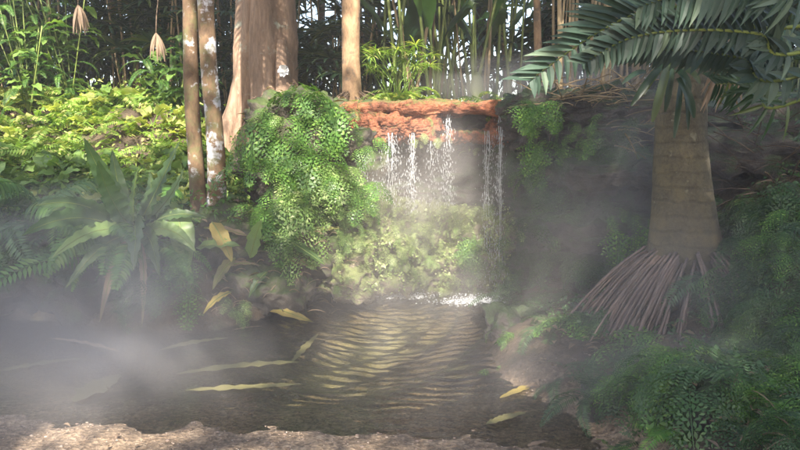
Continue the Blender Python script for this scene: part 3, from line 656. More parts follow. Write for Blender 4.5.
for (x0, y0, x1, y1, W, mt, lb) in ((205, 232, 262, 244, .03, 'dead', 'brown leaf lying across the rock just below the slender trunks'), (236, 262, 214, 292, .045, 'olive', 'olive leaf drooping down the dark rock right of the rosette'),
        (285, 262, 330, 280, .03, 'dead', 'narrow brown leaf on the grey boulder at the outcrop base'), (268, 276, 250, 300, .035, 'broad', 'small green leaf hanging above the bright yellow fallen leaf'), (300, 240, 345, 232, .03, 'olive', 'olive leaf caught under the ferns at the outcrop foot'),
        (232, 296, 205, 316, .03, 'deadyellow', 'small yellow leaf at the pond edge right of the rosette'), (220, 272, 262, 268, .025, 'dead', 'thin brown leaf on the low pinkish grey rock')):
    p0 = hit(x0, y0)[0] + Vector((0, -.03, .04)); p1 = hit(x1, y1)[0] + Vector((0, -.04, .03)); p1 = p0 + (p1 - p0).normalized() * min(.5, (p1 - p0).length)
    t_ = empty('fallen_leaf', p0, lb, 'leaf'); bigleaf(t_, p0, [p0, (p0 + p1) / 2 + Vector((0, -.05, .07)), p1], W, mt, 'blade', nrm=(.2, -.6, .8), wave=.4, fold=.35)
l1, _ = hit(272, 305); o_ = l1 + Vector((0, 0, .05)); t_ = empty('fallen_leaf', o_, 'bright yellow fallen leaf with a long stalk at the left pond edge', 'leaf')
bigleaf(t_, o_, [V3(252, 298, 5.95), V3(275, 308, 5.85), V3(313, 322, 5.7)], .055, 'deadyellow', 'blade', nrm=(.1, -.75, .65))
mb = MB(); mb.tube(bez(V3(240, 286, 6.0) - o_, V3(243, 294, 5.95) - o_, V3(254, 299, 5.93) - o_, 8), .006, 5); link('stalk', mb.mesh('stalk', M['deadyellow']), parent=t_)

# ------------------------------------------------------------------ ferns, each placed on the rock or soil it grows from
MF = 'maidenhair_fern'
for (kd, px, py, n_, s_, lb) in (
    ('maiden', 300, 100, 26, 1.15, 'bright green fern crowning the outcrop right of the broad tree'),
    ('maiden', 268, 120, 20, 1.0, 'fern on the left shoulder of the outcrop top'),
    ('maiden', 332, 118, 18, .9, 'fern on the right shoulder of the outcrop beside the tan trunk'),
    ('maiden_big', 288, 150, 16, .7, 'large fern hanging across the front of the outcrop'),
    ('maiden_lit', 315, 165, 20, .95, 'yellow green fern halfway up the outcrop face'),
    ('maiden_lit', 290, 190, 22, 1.0, 'brightest yellow green fern cascading down the middle of the outcrop'),
    ('maiden', 262, 165, 16, .9, 'dull green fern on the shaded left side of the outcrop'),
    ('maiden_lit', 340, 175, 18, .9, 'pale sunlit fern at the right side of the outcrop facing the falls'),
    ('maiden_lit', 330, 205, 18, .9, 'sunlit fern low on the right side of the outcrop'),
    ('maiden', 272, 215, 18, .9, 'dark green fern at the lower left foot of the outcrop'),
    ('maiden_lit', 362, 200, 12, .7, 'pale fern on the boulder left of the falling water'),
    ('maiden_lit', 378, 222, 12, .7, 'small pale fern between the left boulder and the mossy mound'),
    ('maiden_lit', 352, 236, 10, .6, 'tiny pale fern on the lower left boulder'),
    ('maiden', 246, 200, 10, .7, 'shaded fern between the slender trunks and the outcrop'),
    ('maiden_lit', 222, 308, 12, .45, 'small bright fern at the pond edge left of the yellow leaf'),
    ('maiden_lit', 415, 232, 12, .6, 'pale fern on the upper left of the mossy mound'),
    ('maiden_lit', 440, 218, 14, .65, 'fern on the crest of the mossy mound'),
    ('maiden_lit', 468, 214, 14, .7, 'tallest fern on the right crest of the mossy mound'),
    ('maiden', 488, 235, 14, .75, 'green fern on the right slope of the mossy mound'),
    ('maiden', 470, 255, 14, .7, 'hanging fern in the middle right of the mossy mound'),
    ('maiden_lit', 440, 252, 12, .55, 'low fern in the middle of the mossy mound'),
    ('maiden', 492, 268, 12, .6, 'low fern at the right foot of the mossy mound'),
    ('maiden_lit', 395, 255, 10, .5, 'low pale fern at the left foot of the mossy mound'),
    ('maiden_lit', 432, 128, 9, .45, 'small fern tuft hanging from the middle of the red ledge'),
    ('maiden_lit', 466, 148, 9, .5, 'small fern tuft dangling under the lower red shelf'),
    ('maiden', 530, 112, 16, .8, 'fresh green fern at the cliff top right of the red ledge'),
    ('maiden', 545, 150, 14, .8, 'fern hanging halfway down the cliff right of the falls'),
    ('maiden', 528, 175, 12, .7, 'dim fern low on the cliff right of the falls'),
    ('maiden', 590, 128, 12, .6, 'small fern tuft under the dark overhanging slab'),
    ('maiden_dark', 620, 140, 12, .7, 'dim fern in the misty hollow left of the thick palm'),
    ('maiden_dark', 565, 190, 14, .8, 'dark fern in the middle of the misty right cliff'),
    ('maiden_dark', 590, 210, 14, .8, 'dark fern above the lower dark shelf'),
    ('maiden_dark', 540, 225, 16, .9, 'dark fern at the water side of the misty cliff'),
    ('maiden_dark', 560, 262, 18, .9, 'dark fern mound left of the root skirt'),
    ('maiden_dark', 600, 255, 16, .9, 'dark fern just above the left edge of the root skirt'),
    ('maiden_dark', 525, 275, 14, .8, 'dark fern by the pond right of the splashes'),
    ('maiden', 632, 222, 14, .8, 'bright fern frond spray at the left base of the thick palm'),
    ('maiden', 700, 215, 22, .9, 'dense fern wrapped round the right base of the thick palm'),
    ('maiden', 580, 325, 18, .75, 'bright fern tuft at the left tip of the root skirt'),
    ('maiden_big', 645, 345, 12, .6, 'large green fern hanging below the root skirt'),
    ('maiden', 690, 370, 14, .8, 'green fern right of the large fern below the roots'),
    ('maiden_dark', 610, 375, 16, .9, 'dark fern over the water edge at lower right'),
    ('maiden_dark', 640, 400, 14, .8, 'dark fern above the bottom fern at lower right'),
    ('fern', 640, 445, 12, .5, 'feathery fern at the bottom edge on the lower right'),
    ('maiden', 505, 340, 8, .35, 'tiny fern sprout on the wet boulder at the right pond edge'),
    ('maiden', 500, 368, 8, .35, 'tiny fern sprout at the water line below the wet boulder'),
    ('maiden', 750, 425, 12, .5, 'fern on the litter strewn rock in the lower right corner'),
    ('maiden', 165, 262, 16, .9, 'lacy fern hanging below the leaf rosette on its right'),
    ('maiden', 178, 285, 14, .8, 'lacy blue green fern just above the water under the rosette'),
    ('maiden_dark', 135, 285, 14, .9, 'dark lacy fern straight below the leaf rosette'),
    ('maiden_dark', 10, 235, 16, .9, 'dark fern clump at the left edge of the photo'),
    ('maiden_dark', 45, 250, 16, .9, 'dark fern hanging left of the leaf rosette'),
):
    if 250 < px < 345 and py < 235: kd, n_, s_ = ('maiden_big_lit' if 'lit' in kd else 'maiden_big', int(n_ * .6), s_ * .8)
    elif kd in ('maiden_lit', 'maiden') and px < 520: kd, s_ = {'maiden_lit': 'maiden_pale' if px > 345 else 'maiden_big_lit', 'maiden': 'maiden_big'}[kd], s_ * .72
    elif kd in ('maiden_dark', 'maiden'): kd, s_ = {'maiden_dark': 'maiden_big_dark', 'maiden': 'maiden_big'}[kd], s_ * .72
    at(kd, MF if kd != 'fern' else 'feather_fern', px, py, lb, 'fern', n_, s_)
for (kd, px, py, n_, s_, lb, face) in (
    ('fern', 105, 232, 14, 1.25, 'feathery fern left of the rosette with fronds spreading to the photo edge', None),
    ('fern', 70, 215, 14, 1.3, 'broad feathery fern misted over at mid left', None),
    ('fern', 112, 258, 10, 1.1, 'feathery fern drooping to the water below the rosette', None),
    ('fern', 168, 170, 10, .8, 'feathery fern directly left of the slender trunks', None),
    ('fern_yellow', 22, 150, 12, .9, 'yellow lit feathery fern on the slope at the far left', None),
    ('fern_yellow', 60, 140, 12, .8, 'yellow lit feathery fern right of the far left one', None)):
    l, nn = hit(px, py); plant(kd, 'feather_fern', l, lb, 'fern', n_, s_)
for (px, Y, n_, s_, lb) in ((398, 7.3, 11, .75, 'pale feathery fern on the cliff top right of the tan trunk'), (374, 7.25, 9, .6, 'small pale feathery fern touching the tan trunk'),
                            (492, 7.3, 7, .75, 'single spreading pale fern at the right end of the cliff top'), (425, 7.4, 8, .45, 'low fern tuft on the cliff top above the middle of the ledge')):
    plant('fern_yellow', 'feather_fern', ground(P(px, 100, Y).x, Y) + Vector((0, 0, .02)), lb, 'fern', n_, s_)
for i, (px, Y, n_, s_, lb) in enumerate(((40, 6.3, 12, 1.0, 'long arching fern at the far left above the water'), (78, 6.2, 13, 1.0, 'long arching fern left of the rosette'), (105, 6.1, 12, .9, 'arching fern tucked against the left of the rosette'),
        (60, 5.9, 11, .85, 'arching fern drooping to the water at the left'), (128, 5.85, 10, .75, 'arching fern hanging straight below the rosette'), (160, 5.95, 10, .7, 'arching fern hanging below the right side of the rosette'),
        (172, 6.7, 10, .7, 'arching fern behind the rosette beside the slender trunks'), (12, 6.0, 11, .9, 'arching fern cut by the left edge of the photo'))):
    plant(['lush', 'fern', 'lush', 'fern_dark'][i % 4], 'feather_fern', ground(P(px, 200, Y).x, Y) + Vector((0, 0, .05)), lb, 'fern', n_, s_, tmin=-.1, tmax=.6)
for i, (px, py, s_, lb) in enumerate(((515, 300, .7, 'hazy arching fern at the right end of the splashes'), (548, 330, .6, 'hazy arching fern above the right pond edge'), (560, 375, .55, 'arching fern at the water edge left of the lower right ferns'),
        (590, 400, .6, 'arching fern leaning over the water at lower right'), (690, 430, .6, 'arching fern at the bottom edge right of the feathery fern'), (740, 300, .7, 'arching fern in the middle of the right bank'), (780, 240, .7, 'arching fern at the right edge level with the palm base'), (730, 380, .6, 'arching fern low on the right bank'))):
    at('fern_dark', 'feather_fern', px, py, lb, 'fern', 8, s_ * .8)
# sedge-like umbrella plant on the cliff top
l = ground(P(397, 95, 7.9).x, 7.9); t_ = empty('umbrella_sedge', l, 'bushy umbrella sedge with fine upright leaves on the cliff top', 'sedge'); rr = random.Random(12)
mbx = [MB() for _ in range(3)]
for k_ in range(3):
    q = arch(.75, 1.4, .3 + .25 * k_, 6); mbx[k_].tube(q, .005, 4)
    for i in range(22):
        a = i * 2.4; e = rr.uniform(-.2, .6); d_ = Vector((math.cos(a) * math.cos(e), math.sin(a) * math.cos(e), math.sin(e))); L_ = rr.uniform(.14, .24)
        mbx[k_].blade(bez(q[-1], q[-1] + d_ * L_ * .6, q[-1] + d_ * L_ - Vector((0, 0, .05)), 4), [.004, .008, .006, .001], Vector((0, 0, 1)) if abs(d_.z) < .9 else Vector((1, 0, 0)), .2)
    mbx[k_] = mbx[k_].mesh('stem', M['yellow'])
for i in range(26):
    o = bpy.data.objects.new('stem', mbx[i % 3]); COL.objects.link(o); o.parent = t_; s_ = rr.uniform(.5, 1.15); o.scale = (s_,) * 3; o.rotation_euler = (0, rr.uniform(-.1, .35), i * 2.4)
    o.location = (rr.uniform(-.12, .12), rr.uniform(-.1, .1), 0)

# mass of small maidenhair over the right bank: the clumps at the front each stand alone
GB = 'dark maidenhair clumps covering the right bank'
rr = random.Random(21)
for i in range(85):
    px, py = rr.uniform(650, 830), rr.uniform(200, 450)
    if px < 722 and py < 360: px = rr.uniform(725, 830)
    if py > 395 and px < 760: continue
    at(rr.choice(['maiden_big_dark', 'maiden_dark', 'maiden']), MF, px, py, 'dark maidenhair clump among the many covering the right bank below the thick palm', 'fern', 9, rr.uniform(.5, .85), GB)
ORD = ['leftmost', 'second from the left', 'third from the left', 'fourth from the left', 'fifth from the left', 'rightmost']
def rows(kinds, x0, x1, y0, y1, rown, ncol, what, n, s0, s1, grp):
    """sprigs spread over a rock face, row by row, jittered inside their cells so that the order along a row holds"""
    for r, rn in enumerate(rown):
        for c in range(ncol):
            px = x0 + (x1 - x0) * (c + .5 + rr.uniform(-.4, .4)) / ncol; py = y0 + (y1 - y0) * (r + .5 + rr.uniform(-.4, .4)) / len(rown)
            at(rr.choice(kinds), MF, px, py, what % (ORD[c] if c < ncol - 1 else 'rightmost', rn), 'fern', n, rr.uniform(s0, s1), grp)
rows(['maiden_dark', 'maiden_big_dark'], 512, 650, 125, 330, ['under the cliff top', 'above the long dark shelf', 'below the long dark shelf', 'above the pond edge'], 6, 'dim fern sprig on the right cliff, %s %s', 7, .45, .75, 'dim fern sprigs on the right cliff')
rows(['maiden_pale', 'maiden_pale', 'maiden_lit'], 345, 510, 205, 285, ['along its crest', 'on its upper face', 'on its middle', 'on its lower face', 'just above the water'], 6, 'small pale fern on the mound, %s %s', 7, .22, .45, 'small pale ferns on the waterfall mound')
rows(['maiden_big_lit', 'maiden_big', 'maiden_big'], 258, 362, 100, 245, ['at its top', 'on its upper face', 'on its lower face', 'at its foot'], 4, 'small fern on the outcrop, %s %s', 9, .4, .75, 'small ferns on the outcrop')
# ------------------------------------------------------------------ sunlit slope at the left
GY = 'yellow green plants covering the sunlit left slope'
def scatter(n, x0, x1, y0, y1, kinds, label, cat, group, s0, s1, nf, name, part='leaf', seed=1):
    rr = random.Random(seed)
    for i in range(n):
        x, y = rr.uniform(x0, x1), rr.uniform(y0, y1); l = ground(x, y)
        plant(rr.choice(kinds), name, l, label, cat, nf, rr.uniform(s0, s1), group=group, part=part, tmin=-.3, tmax=.4, jit=.06)
scatter(80, -5.6, -2.0, 7.2, 9.9, ['fern_yellow'], 'yellow green fern among the many on the sunlit slope behind the rosette', 'fern', 'yellow green ferns on the sunlit slope', .6, 1.0, 9, 'slope_fern', 'frond', 31)
scatter(44, -5.6, -1.9, 6.9, 9.6, ['leaf_yellow', 'leaf_green'], 'yellow leaved bushy plant among the many on the sunlit slope', 'plant', GY, .8, 1.5, 14, 'leafy_plant', 'leaf', 32)
scatter(26, -5.6, -1.9, 6.6, 8.4, ['leaf_green', 'leaf_pale'], 'green leafy plant between the sunlit slope and the rosette', 'plant', 'green plants at the foot of the sunlit slope', .8, 1.4, 12, 'leafy_plant', 'leaf', 33)
scatter(14, -2.4, -1.3, 7.2, 8.8, ['fern_yellow', 'leaf_yellow'], 'low yellow green plant in front of the broad reddish tree', 'plant', 'low plants at the foot of the broad tree', .4, .7, 9, 'low_plant', 'frond', 34)
# dark shrubs and lady palms behind the slope
def stemclump(x, y, nst, h, lf, label, group, seed, name='lady_palm', sc_=1.0, mat='strawstalk'):
    rr = random.Random(seed); l = ground(x, y, BT); t = empty(name, l, label, 'palm', group)
    for i in range(nst):
        mb = MB(); bx, by = rr.uniform(-.3, .3), rr.uniform(-.25, .25); hh = h * rr.uniform(.6, 1.1); ln = Vector((rr.uniform(-.2, .2), rr.uniform(-.15, .15), hh))
        b0 = Vector((bx, by, -.1)); mb.tube(bez(b0, b0 + ln * .5 + Vector((rr.uniform(-.05, .05), 0, 0)), b0 + ln, 8), .014, 6); link('stem', mb.mesh('stem', M[mat]), parent=t)
        for j in range(lf):
            o = bpy.data.objects.new('leaf', F['fan'][rr.randrange(3)]); COL.objects.link(o); o.parent = t
            o.location = b0 + ln * rr.uniform(.15, .9); s = sc_ * rr.uniform(.7, 1.15); o.scale = (s,) * 3; o.rotation_euler = (rr.uniform(-.3, .3), rr.uniform(-.2, .6), rr.uniform(0, 6.28))
    return t
LP = [(-6.0, 10.4, 'lady palm clump at the upper left corner'), (-5.0, 10.2, 'lady palm clump second from the upper left corner'), (-4.1, 10.6, 'lady palm clump behind the hanging brown leaf'),
      (-3.3, 10.5, 'lady palm clump behind the pale leaning stems left of the slender trunks'), (-2.6, 10.9, 'lady palm clump seen just left of the slender trunks'),
      (-1.85, 10.6, 'lady palm clump seen between the slender trunks and the broad tree'), (-.95, 10.4, 'lady palm clump right of the broad reddish tree'), (-.75, 9.6, 'low lady palm touching the broad reddish tree on its right'),
      (-5.6, 9.6, 'shrubby lady palm above the yellow ferns at far left')]
for i, (x, y, lb) in enumerate(LP):
    stemclump(x, y, 6, 2.6 if i not in (7, 8) else 1.3, 8, lb, None, 40 + i)
rr = random.Random(61)
for (px, Y, h_, lb) in ((28, 9.2, 1.7, 'tall green shrub with arching leaflets at the upper left'), (70, 9.6, 1.5, 'green shrub between the hanging dead leaf and the yellow ferns'), (178, 9.3, 1.0, 'small green shrub directly left of the slender trunks')):
    l = ground(P(px, 90, Y).x, Y, BT); t_ = empty('leafy_shrub', l, lb, 'shrub')
    for i in range(9):
        e = Vector((rr.uniform(-.5, .5), rr.uniform(-.3, .3), h_ * rr.uniform(.6, 1.1))); mb = MB(); q = bez((0, 0, 0), e * .5, e, 6); mb.tube(q, .008, 4); s_ = link('stem', mb.mesh('stem', M['stalk']), parent=t_)
        for j in range(14):
            o = bpy.data.objects.new('leaf', F['fern' if j % 2 else 'leaf_green'][rr.randrange(3)]); COL.objects.link(o); o.parent = t_; o.location = e * rr.uniform(.1, 1); k = rr.uniform(.45, .7) * (1 if j % 2 else 1.6); o.scale = (k,) * 3; o.rotation_euler = (rr.uniform(-.4, .4), rr.uniform(-.1, .6), rr.uniform(0, 6.28))
# pale thin stems standing in the dark at upper left
for i, (px, sx, mt, lb) in enumerate(((120, -1, 'strawstalk', 'pale thin trunk left of the hanging straw leaf'), (136, 2, 'bark_tan', 'slightly thicker pale trunk right of the pale thin one'), (8, 3, 'bark_tan', 'brown leaning stem at the extreme left edge'))):
    b_ = ground(P(px, 100, 11.2).x, 11.2, BT); mb = MB(); mb.tube(bez(b_, b_ + Vector((.05 * sx, 0, 1.5)), b_ + Vector((.12 * sx, 0, 5)), 10), [.05] * 10, 10)
    tag(link('thin_trunk', mb.mesh('thin_trunk', M[mt])), lb, 'tree trunk')
def deadspray(px, py, Y, L_, label, n=16, seed=0):
    rr = random.Random(seed); o0 = V3(px, py, Y); mb = MB()
    for i in range(n):
        b_ = Vector((rr.uniform(-.2, .3) * L_, rr.uniform(-.15, .15) * L_, -L_ * rr.uniform(.7, 1))); mb.blade(bez((0, 0, 0), b_ * .5 + Vector((b_.x * .3, 0, .04)), b_, 6), [.006, .014, .016, .014, .009, .002], Vector((rr.uniform(-.5, .5), -1, 0)), .5)
    mb.tube(bez((0, 0, 0), (.02, 0, .5), (.15, .2, 1.0), 6), .007, 5)
    tag(link('dead_palm_leaf', mb.mesh('dead_palm_leaf', M['dead']), loc=o0), label, 'dead leaf')
deadspray(78, 5, 8.6, .36, 'long tan dead palm leaf hanging at upper left', seed=1)
deadspray(156, 33, 8.4, .36, 'short straw coloured dead leaf hanging left of the slender trunks', seed=2)



# ------------------------------------------------------------------ tall stalk clumps behind the falls
def stalks(px0, px1, Y, n, label, seed, name='heliconia', leaves=True, rad=.022, mat='stalk', lean=.12, hmax=4.6, zoff=0):
    rr = random.Random(seed); xm = P((px0 + px1) / 2, 80, Y).x; l = ground(xm, Y, BT); t = empty(name, l, label, 'plant clump')
    for i in range(n):
        px = rr.uniform(px0, px1); yy = Y + rr.uniform(-.5, .6); x = P(px, 60, yy).x - xm
        b0 = Vector((x, yy - Y, -.1)); hh = rr.uniform(2.2, hmax); tp = b0 + Vector((rr.gauss(0, lean) * hh + (x * .12), rr.uniform(-.1, .1), hh))
        q = bez(b0, (b0 + tp) / 2 + Vector((rr.uniform(-.06, .06), 0, 0)), tp, 9); r0 = rad * rr.uniform(.6, 1.3)
        mb = MB(); mb.tube(q, [r0 * (1 - .45 * k / 8) for k in range(9)], 7)
        s_ = link('stalk', mb.mesh('stalk', M[mat if rr.random() < .7 else 'strawstalk']), parent=t)
        if leaves:
            for j in range(3):
                a = rr.uniform(0, 6.28); q0 = along(q, rr.uniform(.25, .95))[0]; L_ = rr.uniform(.7, 1.3); d_ = Vector((math.cos(a) * .45, math.sin(a) * .45, 1)).normalized()
                q2 = bez(q0, q0 + d_ * L_ * .7, q0 + Vector((math.cos(a) * L_ * .6, math.sin(a) * L_ * .5, L_ * .55)), 9)
                mb2 = MB(); mb2.blade(q2, [.01, .04, .075, .09, .09, .08, .06, .03, .003], Vector((math.cos(a), math.sin(a), .3)), .3, .2)
                link('leaf', mb2.mesh('leaf', M[rr.choice(['fern', 'darkpalm', 'broad'])]), parent=s_)
    return t
stalks(362, 400, 9.6, 13, 'green stalk clump directly right of the tan trunk', 1)
stalks(398, 440, 9.3, 18, 'tallest yellow green stalk clump above the middle of the red ledge', 2)
stalks(440, 480, 9.8, 18, 'brownish stalk clump behind the drifting mist', 3)
stalks(476, 520, 10.4, 12, 'dark leafy stalk clump left of the straw coloured trunk', 4)
stalks(556, 612, 7.6, 16, 'cluster of thin straw coloured canes on top of the dark slab', 5, 'cane_clump', False, .02, 'strawstalk', .03, 3.5)
stalks(600, 650, 9.0, 12, 'dim cane cluster behind the cycad fronds', 6, 'cane_clump', False, .022, 'strawstalk', .04, 4)
b_ = ground(P(533, 90, 8.2).x, 8.2, BT); mb = MB(); mb.tube(bez(b_ + Vector((.1, 0, -.1)), b_ + Vector((.02, 0, 1)), b_ + Vector((-.1, 0, 4)), 10), [.06, .05, .045, .045, .04, .04, .04, .04, .04, .04], 12)
tag(link('thin_trunk', mb.mesh('thin_trunk', M['bark_tan'])), 'single tan trunk left of the straw coloured canes', 'tree trunk')
for i, (x, y, lb) in enumerate(((1.9, 10.8, 'fan palm with dark splayed leaves behind the single tan trunk'), (2.9, 10.5, 'fan palm in the gloom above the cane cluster'), (4.3, 9.2, 'fan palm in the gloom right of the thick palm'), (5.6, 8.6, 'fan palm at the far right behind the cycad'))):
    stemclump(x, y, 5, 2.3, 8, lb, None, 60 + i, 'fan_palm', 1.2)
# bud-like pale green spathe in the mist
b_ = V3(477, 72, 8.6); mb = MB(); mb.tube([b_ - b_, Vector((0, 0, -.08)), Vector((0, 0, -.2)), Vector((0, 0, -.32)), Vector((.0, 0, -1.0))], [.02, .07, .09, .05, .025], 10)
tag(link('flower_spathe', mb.mesh('flower_spathe', M['stalk']), loc=b_), 'pale yellow green bud on a stalk rising from the mist', 'bud')
# dry litter, fallen canes on the dark slab and in the right hollow
def sticks(name, px0, px1, py0, py1, n, L_, mat, label, cat, seed, up=.25, kind=None, rad=.005):
    rr = random.Random(seed); mb = MB(); c0_ = hit((px0 + px1) / 2, (py0 + py1) / 2)[0]
    for i in range(n):
        l, nn = hit(rr.uniform(px0, px1), rr.uniform(py0, py1)); a = rr.uniform(0, 6.28); d_ = Vector((math.cos(a), math.sin(a) * .6, rr.uniform(-.2, up))).normalized() * L_ * rr.uniform(.4, 1)
        p0 = l + nn * .02 - c0_; mb.tube(bez(p0, p0 + d_ * .5 + Vector((0, 0, .04)), p0 + d_, 5), rad * rr.uniform(.5, 1.2), 4)
    tag(link(name, mb.mesh(name, M[mat]), loc=c0_), label, cat, kind=kind)
sticks('dry_litter', 545, 640, 88, 106, 70, .5, 'strawstalk', 'tangle of dry straw litter on top of the dark slab', 'dry litter', 1, .5)
sticks('twig_tangle', 720, 800, 110, 200, 60, .55, 'twig', 'tangle of dim dry twigs right of the thick palm', 'twigs', 2, .6)
sticks('twig_tangle', 610, 660, 115, 165, 24, .4, 'strawstalk', 'few pale bent twigs in the hollow left of the thick palm', 'twigs', 3, .5, rad=.004)
sticks('leaf_litter', 200, 345, 225, 315, 90, .16, 'dead', None, None, 4, .3, 'stuff', .004)
sticks('leaf_litter', 730, 800, 385, 450, 60, .16, 'dead', None, None, 5, .3, 'stuff', .004)
# dry brown leaves strewn over the soil
def litter(name, n, box, mat, seed, L0=.05, on=BV):
    rr = random.Random(seed); mb = MB()
    for i in range(n):
        l = ground(rr.uniform(*box[0]), rr.uniform(*box[1])); 
        if l.z < .015: continue
        a = rr.uniform(0, 6.28); d_ = Vector((math.cos(a), math.sin(a), rr.uniform(-.2, .3))).normalized(); mb.blade(bez(l + Vector((0, 0, .012)), l + d_ * L0 * .5 + Vector((0, 0, .03)), l + d_ * L0 * rr.uniform(.6, 1.6) + Vector((0, 0, .012)), 5), [.002, L0 * .22, L0 * .3, L0 * .2, .001], Vector((rr.uniform(-.3, .3), rr.uniform(-.3, .3), 1)), .3)
    tag(link(name, mb.mesh(name, M[mat])), kind='stuff')
litter('fallen_leaves', 900, ((-5.5, -.6), (5.6, 9.5)), 'dead', 6, .09)
litter('fallen_leaves', 260, ((.8, 3), (2.6, 5)), 'dead', 7, .06)
litter('fallen_leaves', 120, ((-2.2, 1.2), (2.9, 3.65)), 'dead', 8, .035)

# low sunlit undergrowth nobody could count
def leafcloud(name, centres, L0, W0, mat, seed, kind='stuff', flat=.3, parent=None, loc=None):
    rg = np.random.default_rng(seed); n = len(centres); d = rg.normal(size=(n, 3)); d[:, 2] = d[:, 2] * flat - .15; d /= np.linalg.norm(d, axis=1)[:, None]
    u = rg.normal(size=(n, 3)) * .5 + np.array([0, -.4, 1]); s = np.cross(d, u); s /= np.linalg.norm(s, axis=1)[:, None]; nn = np.cross(s, d)
    L = L0 * rg.uniform(.5, 1.3, n)[:, None]; W = W0 * rg.uniform(.6, 1.2, n)[:, None]
    a = centres; b1 = a + d * L * .4 + s * W + nn * W * .3; b2 = a + d * L * .4 - s * W + nn * W * .3; t_ = a + d * L - np.array([0, 0, 1]) * L * .25; mm = a + d * L * .45
    v = np.stack([a, b1, t_, b2, mm], 1).reshape(-1, 3); i = np.arange(n)[:, None] * 5
    f = np.concatenate([i + np.array([[0, 1, 4]]), i + np.array([[1, 2, 4]]), i + np.array([[2, 3, 4]]), i + np.array([[3, 0, 4]])])
    o = link(name, npmesh(name, v, f, M[mat], False), parent=parent, loc=loc)
    if kind: tag(o, kind=kind)
    return o
rg = np.random.default_rng(5)
def groundpts(n, x0, x1, y0, y1, h, seed, dens=None):
    rg = np.random.default_rng(seed); x = rg.uniform(x0, x1, n); y = rg.uniform(y0, y1, n); z = terrain_h(x[None], y[None])[0] if False else np.array([(ground(a, b).z) for a, b in zip(x, y)])
    clump = fbm(np.stack([x * 2.2, y * 2.2, 0 * x], 1), 3, seed); k = clump > -.1
    return np.stack([x, y, z + rg.uniform(0, 1, n) ** 1.5 * h * (.5 + np.clip(clump, 0, 1))], 1)[k]
leafcloud('undergrowth', groundpts(8000, -6.2, -1.7, 7.4, 10.3, .4, 1), .07, .016, 'yellow', 1)
leafcloud('undergrowth', groundpts(5000, -6.2, -1.2, 5.9, 8, .18, 2), .06, .018, 'fern', 2)
leafcloud('undergrowth', groundpts(3500, -1.6, 1.4, 7.6, 9.2, .15, 3), .07, .014, 'fern', 3)
leafcloud('undergrowth', groundpts(6000, 1.1, 4.2, 3.0, 5.4, .12, 4), .035, .015, 'maiden_dark', 4)
# moss cushions on the mound: tiny leaves hugging the rock
mp = []
rr = random.Random(77)
for i in range(3200):
    l, nn = hit(rr.uniform(338, 512), rr.uniform(205, 290)); mp.append((l + nn * rr.uniform(0, .035))[:])
mp = np.array(mp); mp = mp[(fbm(mp * 6, 3, 4) > -.15) & (mp[:, 2] > .03)]
leafcloud('moss', mp, .035, .013, 'maiden_pale', 5)

# ------------------------------------------------------------------ far thicket closing the view
def thick(name, n, x0, x1, y0, y1, z0, z1, L0, W0, mat, seed, thr=-.2, fr=.7):
    rg = np.random.default_rng(seed); p = np.stack([rg.uniform(x0, x1, n), rg.uniform(y0, y1, n), rg.uniform(z0, z1, n)], 1)
    q = fbm(p * np.array([fr, fr * .4, fr]), 4, seed); p = p[q > thr + .12 * np.clip(p[:, 2] - 3.5, 0, 9)]
    return leafcloud(name, p, L0, W0, mat, seed, flat=1.5)
thick('thicket', 30000, -14, 14, 12.5, 17, 1.4, 7.5, .6, .05, 'thicket', 11, -.05, .8)
thick('thicket', 16000, -11, -2.6, 11.0, 12.6, 1.4, 6, .45, .04, 'darkpalm', 12, -.4, 1.0)
thick('thicket', 9000, 2.2, 12, 10.5, 13, 1.4, 6, .5, .04, 'darkpalm', 13, -.45, 1.0)
thick('thicket', 7000, 3.2, 11, 6.5, 9.5, 1.5, 4.5, .4, .03, 'darkpalm', 14, -.25, 1.2)
GT = 'dark slender trunks inside the far thicket'
for i in range(34):
    x = rr.uniform(-9, 9); y = rr.uniform(11.5, 14); b_ = ground(x, y, BT); mb = MB(); mb.tube(bez(b_, b_ + Vector((rr.uniform(-.2, .2), 0, 2)), b_ + Vector((rr.uniform(-.8, .8), 0, 6.5)), 8), rr.uniform(.03, .07), 8)
    tag(link('thicket_trunk', mb.mesh('thicket_trunk', M['twig'])), 'thin dark trunk among those standing in the far thicket', 'tree trunk', GT)

# ------------------------------------------------------------------ water
SPL = [Vector((G(400, 297).x, G(400, 297).y, 0)), Vector((G(472, 303).x, G(472, 303).y, 0))]
def water_h(X, Y):
    z = 0 * X
    wob = fbm(np.stack([X.ravel() * 1.6, Y.ravel() * 1.6, 0 * X.ravel()], 1), 3, 41).reshape(X.shape)
    for k, s in enumerate(SPL):
        r = np.hypot((X - s.x) * .8, Y - s.y) + .10 * wob
        z += .0085 * np.exp(-r / 3) * np.sin(r * (60 - 9 * k) + 2 * wob + k) * ss(0, .3, r)
        z += .012 * np.exp(-(r / .22) ** 2) * np.sin(r * 70 + 5 * wob)
    side = ss(-1.2, -.3, X)
    z *= (.2 + .8 * side) * (.12 + .88 * ss(3.5, 4.9, Y)) * 1.15
    return z + .0018 * fbm(np.stack([X.ravel() * 9, Y.ravel() * 16, 0 * X.ravel()], 1), 3, 43).reshape(X.shape)
wx = np.concatenate([np.arange(-14, -2.4, .12), np.arange(-2.4, 1.4, .014), np.arange(1.4, 3.2, .1)])
wy = np.arange(2.9, 7.6, .014)
tag(link('pond_water', gridmesh('pond_water', wx, wy, water_h, M['water'])), kind='structure')
